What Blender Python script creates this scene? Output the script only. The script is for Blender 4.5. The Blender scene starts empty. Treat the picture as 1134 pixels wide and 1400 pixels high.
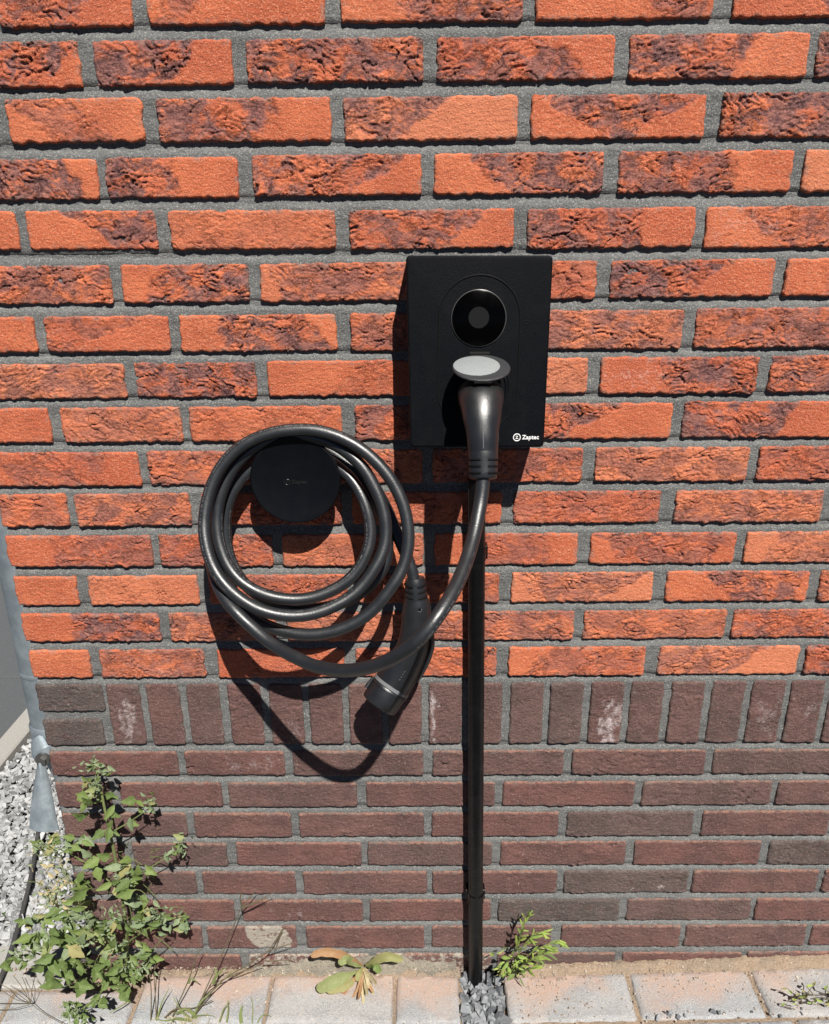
import bpy, math, random
import numpy as np
from mathutils import Vector, Matrix

# ------------------------------------------------------------------ camera, sky, sun, exposure
scene = bpy.context.scene
G = 1.475                                   # height of the mortar datum above the paving
CAM_F, CAM_D, CAM_H, CAM_CY = 1072.02, 1.03786, 1.18181, 749.32
RIGHT = Vector((0.99994358, 0.00555169, -0.00905611))
UP = Vector((0.00654476, 0.34950875, 0.93691024))
FWD = Vector((-0.00836662, 0.93691665, -0.3494527))
CAM = Vector((0, -CAM_D, CAM_H))
cam_data = bpy.data.cameras.new('camera')
cam = bpy.data.objects.new('camera', cam_data)
scene.collection.objects.link(cam)
m = Matrix((RIGHT, UP, -FWD)).transposed().to_4x4()
m.translation = CAM
cam.matrix_world = m
cam_data.sensor_fit = 'HORIZONTAL'
cam_data.sensor_width = 36.0
cam_data.lens = 36.0 * CAM_F / 1134.0
cam_data.shift_y = (CAM_CY - 700.0) / 1134.0
cam_data.clip_start = 0.02
cam_data.clip_end = 300
scene.camera = cam
scene.render.resolution_x, scene.render.resolution_y = 829, 1024

SUN_TRAVEL = Vector((-.31, 1.0, -1.28)).normalized()
to_sun = -SUN_TRAVEL
world = bpy.data.worlds.new('World')
scene.world = world
world.use_nodes = True
wn = world.node_tree.nodes
sky = wn.new('ShaderNodeTexSky')
sky.sky_type = 'NISHITA'
sky.sun_disc = False
sky.sun_elevation = math.asin(to_sun.z)
sky.air_density = 0.16
sky.dust_density = 0.05
sky.ozone_density = 1.0
sky.sun_rotation = math.atan2(to_sun.x, to_sun.y)
wn['Background'].inputs['Strength'].default_value = 0.05
world.node_tree.links.new(sky.outputs[0], wn['Background'].inputs['Color'])
sd = bpy.data.lights.new('sun', 'SUN')
sd.energy = 5.0
sd.angle = math.radians(0.5)
sd.color = (1.0, 0.955, 0.89)
sun = bpy.data.objects.new('sun', sd)
sun.rotation_euler = SUN_TRAVEL.to_track_quat('-Z', 'Y').to_euler()
sun.location = (1, -2, 4)
scene.collection.objects.link(sun)
scene.view_settings.view_transform = 'Standard'
scene.view_settings.look = 'None'
scene.view_settings.exposure = 0.68
scene.view_settings.gamma = 1.0
scene.view_settings.use_curve_mapping = False

# ------------------------------------------------------------------ helpers
random.seed(7)
rng = np.random.default_rng(11)
C = scene.collection


def at(px, py, d=0.0):
    """point d metres in front of the wall face that was measured at px,py on the photograph"""
    v = RIGHT * ((px - 567) / CAM_F) - UP * ((py - CAM_CY) / CAM_F) + FWD
    return CAM + v * ((CAM_D - d) / v.y)


def on_ground(px, py, z=0.0):
    v = RIGHT * ((px - 567) / CAM_F) - UP * ((py - CAM_CY) / CAM_F) + FWD
    return CAM + v * ((z - CAM_H) / v.z)


_perm = np.random.default_rng(5).permutation(4096)


def _h(ix, iy, s):
    return _perm[(_perm[(ix + s * 131) & 4095] + iy) & 4095]


def pn(x, y, s=0):
    """gradient noise, about -1..1"""
    x = np.asarray(x, float); y = np.asarray(y, float)
    x0 = np.floor(x).astype(int); y0 = np.floor(y).astype(int)
    fx = x - x0; fy = y - y0
    u = fx * fx * fx * (fx * (fx * 6 - 15) + 10); v = fy * fy * fy * (fy * (fy * 6 - 15) + 10)

    def g(ix, iy, dx, dy):
        a = _h(ix, iy, s) * (2 * math.pi / 4096)
        return np.cos(a) * dx + np.sin(a) * dy
    a = g(x0, y0, fx, fy); b = g(x0 + 1, y0, fx - 1, fy)
    c = g(x0, y0 + 1, fx, fy - 1); d = g(x0 + 1, y0 + 1, fx - 1, fy - 1)
    return ((a + (b - a) * u) + ((c + (d - c) * u) - (a + (b - a) * u)) * v) * 1.5


def fbm(x, y, s=0, o=3):
    r = 0; a = 1.0; f = 1.0
    for i in range(o):
        r = r + a * pn(x * f, y * f, s + i * 7); a *= .5; f *= 2.03
    return r


def sstep(a, b, x):
    t = np.clip((x - a) / (b - a), 0, 1)
    return t * t * (3 - 2 * t)


def new_mesh(name, verts, faces, mat=None, smooth=True, attrs=None):
    me = bpy.data.meshes.new(name)
    verts = np.asarray(verts, np.float32)
    if isinstance(faces, np.ndarray):
        n, k = faces.shape
        me.vertices.add(len(verts)); me.vertices.foreach_set('co', verts.ravel())
        me.loops.add(n * k); me.loops.foreach_set('vertex_index', faces.astype(np.int32).ravel())
        me.polygons.add(n)
        me.polygons.foreach_set('loop_start', np.arange(0, n * k, k, dtype=np.int32))
        me.update(calc_edges=True)
    else:
        me.from_pydata([tuple(map(float, v)) for v in verts], [], faces)
    me.polygons.foreach_set('use_smooth', np.full(len(me.polygons), bool(smooth)))
    for k, a in (attrs or {}).items():
        at_ = me.attributes.new(k, 'FLOAT', 'POINT')
        at_.data.foreach_set('value', np.asarray(a, np.float32))
    me.validate()
    me.update()
    if mat: me.materials.append(mat)
    return me


def link(name, me, parent=None, loc=(0, 0, 0)):
    o = bpy.data.objects.new(name, me)
    C.objects.link(o)
    o.location = loc
    if parent is not None:
        o.parent = parent
        o.location = Vector(loc) - world_loc(parent)
    return o


def empty(name, loc, label=None, cat=None, group=None, kind=None):
    o = bpy.data.objects.new(name, None)
    C.objects.link(o)
    o.location = loc
    o.empty_display_size = .05
    return tag(o, label, cat, group, kind)


def tag(o, label=None, cat=None, group=None, kind=None):
    if label: o['label'] = label
    if cat: o['category'] = cat
    if group: o['group'] = group
    if kind: o['kind'] = kind
    return o


class MB:
    """collects shapes into one mesh"""
    def __init__(s): s.v = []; s.f = []

    def add(s, v, f):
        b = len(s.v); s.v += [tuple(p) for p in v]; s.f += [tuple(i + b for i in q) for q in f]
        return s

    def box(s, lo, hi, bev=0.0):
        x0, y0, z0 = lo; x1, y1, z1 = hi
        if bev <= 0:
            v = [(x0, y0, z0), (x1, y0, z0), (x1, y1, z0), (x0, y1, z0), (x0, y0, z1), (x1, y0, z1), (x1, y1, z1), (x0, y1, z1)]
            return s.add(v, [(0, 3, 2, 1), (4, 5, 6, 7), (0, 1, 5, 4), (1, 2, 6, 5), (2, 3, 7, 6), (3, 0, 4, 7)])
        v = []
        for z, k in ((z0, bev), (z0 + bev, 0), (z1 - bev, 0), (z1, bev)):
            b2 = bev * .6
            for (cx, cy, sx, sy) in ((x0, y0, 1, 1), (x1, y0, -1, 1), (x1, y1, -1, -1), (x0, y1, 1, -1)):
                v.append((cx + sx * k, cy + sy * k, z))
        f = [(3, 2, 1, 0), (12, 13, 14, 15)]
        for r in range(3):
            for i in range(4):
                j = (i + 1) % 4
                f.append((r * 4 + i, r * 4 + j, r * 4 + 4 + j, r * 4 + 4 + i))
        return s.add(v, f)

    def tube(s, pts, rad, n=12, cap=True, ell=None, up=None):
        pts = [Vector(p) for p in pts]
        N = len(pts)
        if not hasattr(rad, '__len__'): rad = [rad] * N
        tan = [(pts[min(i + 1, N - 1)] - pts[max(i - 1, 0)]).normalized() for i in range(N)]
        ref = Vector(up) if up is not None else Vector((0, 0, 1))
        if abs(tan[0].dot(ref)) > .95 and up is None: ref = Vector((1, 0, 0))
        a = (ref - tan[0] * ref.dot(tan[0])).normalized()
        v = []
        for i in range(N):
            if up is not None: a = (Vector(up) - tan[i] * Vector(up).dot(tan[i])).normalized()
            else: a = (a - tan[i] * a.dot(tan[i])).normalized()
            b = tan[i].cross(a)
            ea, eb = (1, 1) if ell is None else ell[i]
            for k in range(n):
                t = 2 * math.pi * k / n
                v.append(pts[i] + (a * (math.cos(t) * ea) + b * (math.sin(t) * eb)) * rad[i])
        f = []
        for i in range(N - 1):
            for k in range(n):
                k2 = (k + 1) % n
                f.append((i * n + k, i * n + k2, i * n + n + k2, i * n + n + k))
        if cap:
            f.append(tuple(range(n - 1, -1, -1)))
            f.append(tuple((N - 1) * n + k for k in range(n)))
        return s.add(v, f)

    def ring_prism(s, rings):
        """rings: lists of points, same length; capped at both ends"""
        n = len(rings[0]); v = [p for r in rings for p in r]
        f = [(i * n + k, i * n + (k + 1) % n, (i + 1) * n + (k + 1) % n, (i + 1) * n + k) for i in range(len(rings) - 1) for k in range(n)]
        f.append(tuple(range(n - 1, -1, -1))); f.append(tuple((len(rings) - 1) * n + k for k in range(n)))
        return s.add(v, f)

    def build(s, name, mat, parent=None, smooth=True, angle=35):
        me = bpy.data.meshes.new(name)
        me.from_pydata([tuple(p) for p in s.v], [], s.f)
        me.validate(); me.update()
        if smooth:
            me.polygons.foreach_set('use_smooth', np.ones(len(me.polygons), bool))
            me.set_sharp_from_angle(angle=math.radians(angle))
        me.materials.append(mat)
        # recentre on its own middle so the origin sits in the piece
        c = sum((v.co for v in me.vertices), Vector()) / max(1, len(me.vertices))
        me.transform(Matrix.Translation(-c))
        o = bpy.data.objects.new(name, me)
        C.objects.link(o)
        o.location = c
        if parent is not None:
            o.parent = parent
            o.location = c - world_loc(parent)
        return o


def world_loc(o):
    l = Vector(o.location)
    while o.parent is not None:
        o = o.parent; l += Vector(o.location)
    return l


def catmull(P, n=10):
    P = [Vector(p) for p in P]
    out = []
    for i in range(len(P) - 1):
        p0 = P[max(i - 1, 0)]; p1 = P[i]; p2 = P[i + 1]; p3 = P[min(i + 2, len(P) - 1)]
        # centripetal-like: plain uniform is fine for evenly spread points
        for k in range(n):
            t = k / n
            out.append(.5 * ((2 * p1) + (p2 - p0) * t + (2 * p0 - 5 * p1 + 4 * p2 - p3) * t * t + (3 * p1 - p0 - 3 * p2 + p3) * t ** 3))
    out.append(P[-1])
    return out


# ------------------------------------------------------------------ materials
class NT:
    def __init__(s, name, rough=.8, spec=.3):
        s.m = bpy.data.materials.new(name); s.m.use_nodes = True
        s.t = s.m.node_tree; s.b = s.t.nodes['Principled BSDF']
        s.b.inputs['Roughness'].default_value = rough
        s.b.inputs['Specular IOR Level'].default_value = spec
        g = s.t.nodes.new('ShaderNodeNewGeometry'); oi = s.t.nodes.new('ShaderNodeObjectInfo')
        s.rnd = oi.outputs['Random']
        mul = s.t.nodes.new('ShaderNodeVectorMath'); mul.operation = 'SCALE'
        cv = s.t.nodes.new('ShaderNodeCombineXYZ')
        s.L(s.rnd, cv.inputs[0]); s.L(s.rnd, cv.inputs[1])
        s.L(cv.outputs[0], mul.inputs[0]); mul.inputs['Scale'].default_value = 37.0
        ad = s.t.nodes.new('ShaderNodeVectorMath'); s.L(g.outputs['Position'], ad.inputs[0]); s.L(mul.outputs[0], ad.inputs[1])
        s.pos = g.outputs['Position']; s.co = ad.outputs[0]

    def L(s, a, b): s.t.links.new(a, b)

    def noise(s, scale, detail=3, rough=.55, co=None, stretch=None, dist=0.0):
        n = s.t.nodes.new('ShaderNodeTexNoise')
        n.inputs['Scale'].default_value = scale; n.inputs['Detail'].default_value = detail
        n.inputs['Roughness'].default_value = rough; n.inputs['Distortion'].default_value = dist
        c = co or s.co
        if stretch:
            mp = s.t.nodes.new('ShaderNodeMapping'); mp.inputs['Scale'].default_value = stretch
            s.L(c, mp.inputs[0]); c = mp.outputs[0]
        s.L(c, n.inputs['Vector'])
        return n.outputs['Fac']

    def vor(s, scale, feature='F1', co=None):
        n = s.t.nodes.new('ShaderNodeTexVoronoi'); n.feature = feature
        n.inputs['Scale'].default_value = scale
        s.L(co or s.co, n.inputs['Vector'])
        return n.outputs['Distance']

    def attr(s, name):
        n = s.t.nodes.new('ShaderNodeAttribute'); n.attribute_name = name
        return n.outputs['Fac']

    def ramp(s, x, a, b, lo=0.0, hi=1.0):
        n = s.t.nodes.new('ShaderNodeMapRange'); n.interpolation_type = 'SMOOTHSTEP'
        s.L(x, n.inputs['Value'])
        n.inputs['From Min'].default_value = a; n.inputs['From Max'].default_value = b
        n.inputs['To Min'].default_value = lo; n.inputs['To Max'].default_value = hi
        return n.outputs[0]

    def math(s, op, a, b=None, c=None):
        n = s.t.nodes.new('ShaderNodeMath'); n.operation = op
        for i, q in enumerate((a, b, c)):
            if q is None: continue
            if isinstance(q, (int, float)): n.inputs[i].default_value = q
            else: s.L(q, n.inputs[i])
        return n.outputs[0]

    def mix(s, f, a, b):
        n = s.t.nodes.new('ShaderNodeMix'); n.data_type = 'RGBA'; n.clamp_factor = True
        for i, q in ((0, f), (6, a), (7, b)):
            if isinstance(q, (int, float)): n.inputs[i].default_value = q
            elif isinstance(q, tuple): n.inputs[i].default_value = (*q, 1)
            else: s.L(q, n.inputs[i])
        return n.outputs[2]

    def bump(s, h, dist, prev=None, strength=1.0):
        n = s.t.nodes.new('ShaderNodeBump')
        n.inputs['Distance'].default_value = dist; n.inputs['Strength'].default_value = strength
        s.L(h, n.inputs['Height'])
        if prev is not None: s.L(prev, n.inputs['Normal'])
        return n.outputs[0]

    def done(s, col=None, nrm=None, rough=None):
        if col is not None:
            if isinstance(col, tuple): s.b.inputs['Base Color'].default_value = (*col, 1)
            else: s.L(col, s.b.inputs['Base Color'])
        if nrm is not None: s.L(nrm, s.b.inputs['Normal'])
        if rough is not None: s.L(rough, s.b.inputs['Roughness'])
        return s.m


def brick_orange():
    n = NT('orange_handformed_brick', .85, .2)
    a = n.ramp(n.noise(14, 3), .35, .65)
    col = n.mix(a, (.51, .136, .060), (.385, .092, .042))
    col = n.mix(n.math('MULTIPLY', n.ramp(n.rnd, .4, 1.0), .6), col, (.56, .20, .105))
    col = n.mix(n.math('MULTIPLY', n.ramp(n.rnd, .5, .0), .5), col, (.38, .088, .045))
    # pale sanding and dark pits over the whole face
    sand = n.ramp(n.noise(620, 2, .7), .50, .68)
    col = n.mix(n.math('MULTIPLY', sand, .55), col, (.72, .34, .21))
    pit = n.ramp(n.noise(430, 3, .7), .56, .68)
    col = n.mix(n.math('MULTIPLY', pit, .6), col, (.24, .060, .034))
    ro = n.attr('rough'); fo = n.attr('fold')
    pat = n.noise(30, 6, .70, stretch=(1, 1, 1.5), dist=.5)
    f = n.ramp(n.math('ADD', pat, n.math('MULTIPLY', fo, .16)), .47, .60)
    f = n.math('MULTIPLY', f, n.ramp(ro, .05, .95))
    burnt = n.mix(n.ramp(n.noise(60, 4, .65), .38, .62), (.115, .058, .060), (.25, .105, .085))
    deep = n.ramp(n.noise(17, 3, .6, stretch=(1, 1, 1.3)), .40, .64)
    col = n.mix(n.math('MULTIPLY', n.math('MULTIPLY', deep, ro), .55), col, (.33, .085, .050))
    burnt = n.mix(n.math('MULTIPLY', n.ramp(n.noise(480, 3, .7), .48, .68), .55), burnt, (.36, .19, .165))
    col = n.mix(n.math('MULTIPLY', f, .95), col, burnt)
    col = n.mix(n.math('MULTIPLY', n.ramp(n.attr('crack'), .25, .8), .8), col, (.085, .045, .045))
    wn_ = n.ramp(n.math('ADD', n.noise(210, 6, .8), n.math('MULTIPLY', n.attr('white'), .30)), .56, .86)
    col = n.mix(n.math('MULTIPLY', n.math('MULTIPLY', wn_, n.attr('white')), 1.1), col, (.62, .50, .47))
    ms = n.math('MULTIPLY', n.attr('arris'), n.ramp(n.noise(70, 5, .75), .50, .60))
    col = n.mix(n.math('MULTIPLY', ms, .5), col, (.19, .165, .145))
    b = n.bump(n.noise(460, 3, .72), .0016)
    b = n.bump(n.noise(180, 3, .55, stretch=(.7, 1, 1.6)), .0012, b, .8)
    cr = n.math('ABSOLUTE', n.math('SUBTRACT', n.noise(62, 5, .62, dist=.7, stretch=(1, 1, 2.1)), .5))
    crk = n.math('MULTIPLY', n.math('MULTIPLY', n.ramp(cr, 0.0, .022, 1, 0), n.ramp(n.noise(40, 2), .45, .55)), ro)
    b = n.bump(n.math('SUBTRACT', 1.0, crk), .0026, b, .9)
    return n.done(col, b)


def brick_dark():
    n = NT('dark_red_brown_brick', .87, .2)
    tone = n.attr('tone')
    a = n.ramp(n.noise(16, 4, .6), .35, .65)
    red = n.mix(a, (.178, .086, .074), (.126, .067, .060))
    grey = n.mix(a, (.112, .094, .087), (.082, .071, .067))
    col = n.mix(tone, red, grey)
    col = n.mix(n.math('MULTIPLY', n.ramp(n.noise(55, 5, .7), .5, .70), .6), col, (.082, .046, .042))
    col = n.mix(n.math('MULTIPLY', n.ramp(n.noise(560, 2, .7), .50, .68), .50), col, (.32, .19, .165))
    col = n.mix(n.math('MULTIPLY', n.ramp(n.noise(420, 3, .7), .58, .70), .5), col, (.055, .030, .028))
    col = n.mix(n.math('MULTIPLY', n.ramp(n.noise(330, 2, .7), .68, .72), .6), col, (.50, .40, .36))
    sunlit_rim = n.ramp(n.math('MULTIPLY', n.attr('sunlit_rim'), n.noise(120, 4, .7)), .34, .56)
    col = n.mix(n.math('MULTIPLY', sunlit_rim, .48), col, (.42, .23, .16))  # sun catching the upper edge, put into the brick colour
    wn_ = n.ramp(n.math('ADD', n.noise(230, 6, .8), n.math('MULTIPLY', n.attr('white'), .34)), .56, .88)
    col = n.mix(n.math('MULTIPLY', n.math('MULTIPLY', wn_, n.attr('white')), 1.2), col, (.60, .52, .52))
    lf = n.ramp(n.math('ADD', n.attr('lime'), n.math('MULTIPLY', n.math('SUBTRACT', n.noise(80, 6, .8), .5), 3.2)), .42, .60)
    col = n.mix(n.math('MULTIPLY', lf, n.ramp(n.attr('lime'), .02, .2, 0, .8)), col, (.42, .39, .33))
    ms = n.math('MULTIPLY', n.attr('arris'), n.ramp(n.noise(70, 5, .75), .50, .60))
    col = n.mix(n.math('MULTIPLY', ms, .5), col, (.19, .165, .145))
    b = n.bump(n.noise(460, 3, .72), .0022)
    b = n.bump(n.noise(150, 5, .72, stretch=(1, 1, 1.5)), .0034, b, 1.0)
    return n.done(col, b)


def mortar_mat():
    n = NT('grey_mortar', .92, .15)
    col = n.mix(n.ramp(n.noise(9, 5, .7, n.pos, stretch=(.6, 1, 1.6)), .35, .65), (.142, .144, .141), (.098, .101, .100))
    col = n.mix(n.math('MULTIPLY', n.ramp(n.noise(520, 2, .7, n.pos), .5, .68), .6), col, (.36, .355, .335))
    col = n.mix(n.math('MULTIPLY', n.ramp(n.noise(430, 2, .7, n.pos), .58, .70), .6), col, (.075, .07, .066))
    b = n.bump(n.noise(480, 3, .7, n.pos), .0015)
    b = n.bump(n.noise(120, 4, .6, n.pos, stretch=(.5, 1, 1.2)), .0020, b)
    return n.done(col, b)


def paver_mat():
    n = NT('concrete_paver', .9, .2)
    col = n.mix(n.ramp(n.noise(12, 4, .6), .35, .65), (.37, .36, .355), (.27, .27, .275))
    col = n.mix(n.math('MULTIPLY', n.rnd, .75), col, (.27, .295, .32))
    col = n.mix(n.math('MULTIPLY', n.ramp(n.noise(28, 5, .75), .52, .70), .35), col, (.19, .18, .175))
    col = n.mix(n.math('MULTIPLY', n.ramp(n.noise(600, 2, .7), .50, .66), .7), col, (.56, .54, .50))
    col = n.mix(n.math('MULTIPLY', n.ramp(n.noise(420, 2, .7), .60, .70), .7), col, (.15, .15, .155))
    # ochre jointing sand left on the stones, thickest near the wall
    sx = n.t.nodes.new('ShaderNodeSeparateXYZ'); n.L(n.pos, sx.inputs[0])
    near = n.ramp(sx.outputs[1], -.095, -.012)
    near = n.math('ADD', near, n.math('MULTIPLY', near, n.ramp(sx.outputs[0], .10, -.15, 0, .55)))
    s = n.math('MULTIPLY', n.ramp(n.math('ADD', n.noise(7, 4, .6, n.pos), n.math('MULTIPLY', near, .20)), .52, .80), .62)
    s = n.math('MULTIPLY', s, n.ramp(n.noise(160, 5, .75, n.pos), .30, .60, .45, 1))
    col = n.mix(s, col, (.50, .300, .200))
    b = n.bump(n.noise(420, 3, .75), .0020)
    return n.done(col, b)


def sand_mat(name, c1, c2):
    n = NT(name, .95, .1)
    col = n.mix(n.ramp(n.noise(25, 4, .6, n.pos), .35, .65), c1, c2)
    col = n.mix(n.math('MULTIPLY', n.ramp(n.noise(700, 2, .7, n.pos), .52, .7), .5), col, (.62, .52, .42))
    col = n.mix(n.math('MULTIPLY', n.ramp(n.noise(500, 2, .7, n.pos), .60, .7), .5), col, (.17, .12, .09))
    b = n.bump(n.noise(480, 3, .75, n.pos), .0022)
    b = n.bump(n.noise(120, 5, .7, n.pos), .0045, b)
    return n.done(col, b)


def dark_ground_mat():
    n = NT('low_bounce_ground', .9, .2)  # invented near-black surface, keeps bounced light off the wall
    col = n.mix(n.ramp(n.noise(3, 4, .6, n.pos), .35, .65), (.026, .026, .027), (.036, .035, .034))
    col = n.mix(n.math('MULTIPLY', n.ramp(n.noise(180, 2, .7, n.pos), .56, .68), .5), col, (.10, .10, .098))
    return n.done(col, n.bump(n.noise(160, 3, .7, n.pos), .003))


def stone_mat(name, lo, hi, speck):
    n = NT(name, .8, .3)
    t = n.attr('tone')
    col = n.mix(t, lo, hi)
    col = n.mix(n.math('MULTIPLY', n.ramp(n.noise(160, 4, .7, n.pos), .5, .7), .45), col, speck)
    b = n.bump(n.noise(260, 4, .7, n.pos), .0014)
    return n.done(col, b)


def plastic(name, c, rough, grain=0.0, scale=900, dust=0.0, spec=.5):
    n = NT(name, rough, spec)
    col = c
    if dust:
        col = n.mix(n.math('MULTIPLY', n.ramp(n.noise(38, 5, .7), .48, .75), dust), c, (.16, .155, .15))
        col = n.mix(n.math('MULTIPLY', n.ramp(n.noise(750, 2, .7), .66, .74), dust * 2), col, (.30, .29, .28))
    b = n.bump(n.noise(scale, 2, .6), grain) if grain else None
    r = n.ramp(n.noise(60, 3, .6), .3, .7, rough - .04, rough + .05)
    return n.done(col, b, r)


def zinc_mat():
    n = NT('weathered_zinc', .48, .5)
    n.b.inputs['Metallic'].default_value = .55
    col = n.mix(n.ramp(n.noise(22, 5, .65), .35, .68), (.22, .265, .295), (.31, .355, .385))
    col = n.mix(n.math('MULTIPLY', n.ramp(n.noise(150, 4, .7), .55, .7), .35), col, (.42, .47, .50))
    return n.done(col, n.bump(n.noise(45, 4, .6), .0012), n.ramp(n.noise(50, 4), .3, .7, .38, .6))


def leaf_mat(name, c1, c2, pale):
    n = NT(name, .6, .3)
    col = n.mix(n.rnd, c1, c2)
    col = n.mix(n.math('MULTIPLY', n.ramp(n.noise(180, 3, .6), .50, .72), .45), col, pale)
    b = n.bump(n.noise(300, 3, .6), .0010)
    n.done(col, b)
    tr = n.t.nodes.new('ShaderNodeBsdfTranslucent'); n.L(col, tr.inputs['Color'])
    mx = n.t.nodes.new('ShaderNodeMixShader'); mx.inputs[0].default_value = .28
    n.L(n.b.outputs[0], mx.inputs[1]); n.L(tr.outputs[0], mx.inputs[2])
    n.L(mx.outputs[0], n.t.nodes['Material Output'].inputs['Surface'])
    return n.m


def flat_mat(name, c, rough=.5, spec=.4):
    n = NT(name, rough, spec)
    return n.done(c)


M = dict(
    brick=brick_orange(), dark=brick_dark(), mortar=mortar_mat(), paver=paver_mat(),
    sand=sand_mat('ochre_jointing_sand', (.52, .385, .275), (.43, .34, .255)),
    rubble=sand_mat('pale_sandy_mortar_spill', (.44, .40, .32), (.32, .29, .24)),
    dark_ground=dark_ground_mat(),
    gravel_pale=stone_mat('pale_crushed_stone', (.17, .175, .18), (.42, .425, .43), (.52, .52, .51)),
    gravel_dark=stone_mat('blue_grey_crushed_stone', (.07, .075, .085), (.27, .285, .30), (.42, .43, .43)),
    rubble_chip=stone_mat('sandy_chip', (.26, .20, .15), (.46, .40, .33), (.5, .46, .4)),
    kerb=stone_mat('pale_concrete', (.31, .30, .28), (.38, .37, .35), (.46, .44, .41)),
    slab=stone_mat('grey_ceramic_slab', (.085, .092, .098), (.10, .108, .112), (.135, .14, .145)),
    housing=plastic('textured_black_housing', (.0022, .0027, .0042), .50, .0005, 1000, dust=.012, spec=.10),
    gloss=plastic('gloss_black_lens', (.0006, .0006, .0006), .22, spec=.06),
    lensdot=flat_mat('smoked_lens_centre', (.0075, .0075, .008), .5, .15),
    chrome=flat_mat('bright_metal_rim', (.055, .054, .052), .25, .8),
    rubber=plastic('black_cable_rubber', (.0115, .0132, .0155), .40, .0002, 500, dust=.035, spec=.8),
    plug=plastic('black_plug_shell', (.0085, .0095, .0108), .37, .00018, 900, dust=.0, spec=.85),
    slot=flat_mat('deep_black_slot', (.002, .002, .002), .7, .2),
    ringm=flat_mat('satin_grey_ring', (.14, .145, .15), .32, .8),
    lid=plastic('dark_grey_lid', (.030, .032, .035), .5, .0008, 700, spec=.5),
    lid_oval=plastic('speckled_pale_grey_oval', (.27, .29, .295), .55, .0016, 900, spec=.5),
    white=flat_mat('white_print', (.80, .80, .80), .5),
    emboss=flat_mat('embossed_black', (.012, .012, .013), .25, .6),
    print_=flat_mat('faded_cable_print', (.11, .11, .11), .6),
    holder=plastic('satin_black_holder', (.0025, .0030, .0045), .40, .0003, 700, spec=.2),
    conduit=plastic('black_painted_conduit', (.0032, .0032, .0036), .30, .0004, 300, dust=.03, spec=.3),
    zinc=zinc_mat(),
    stick=plastic('old_dark_hose', (.045, .043, .042), .7, .001, 300, dust=.2),
    leaf=leaf_mat('grey_green_goosefoot_leaf', (.175, .235, .066), (.105, .155, .046), (.26, .31, .15)),
    leaf_pale=leaf_mat('mealy_young_leaf', (.23, .285, .16), (.16, .22, .11), (.33, .37, .25)),
    leaf_yellow=leaf_mat('yellowed_leaf', (.31, .28, .12), (.25, .25, .10), (.38, .34, .18)),
    stem=leaf_mat('green_stem', (.20, .24, .09), (.16, .19, .07), (.28, .30, .15)),
    stem_brown=leaf_mat('dry_brown_stem', (.15, .12, .075), (.11, .10, .05), (.24, .20, .13)),
    rust_leaf=leaf_mat('rusty_dying_leaf', (.38, .20, .10), (.34, .20, .10), (.42, .30, .17)),
    straw=leaf_mat('dry_straw', (.50, .42, .26), (.42, .36, .20), (.6, .52, .36)),
    lime_dull=leaf_mat('light_olive_leaf', (.26, .29, .12), (.22, .25, .10), (.36, .36, .20)),
    lime=leaf_mat('fresh_lime_leaf', (.33, .42, .09), (.20, .30, .07), (.48, .50, .20)),
)

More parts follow.
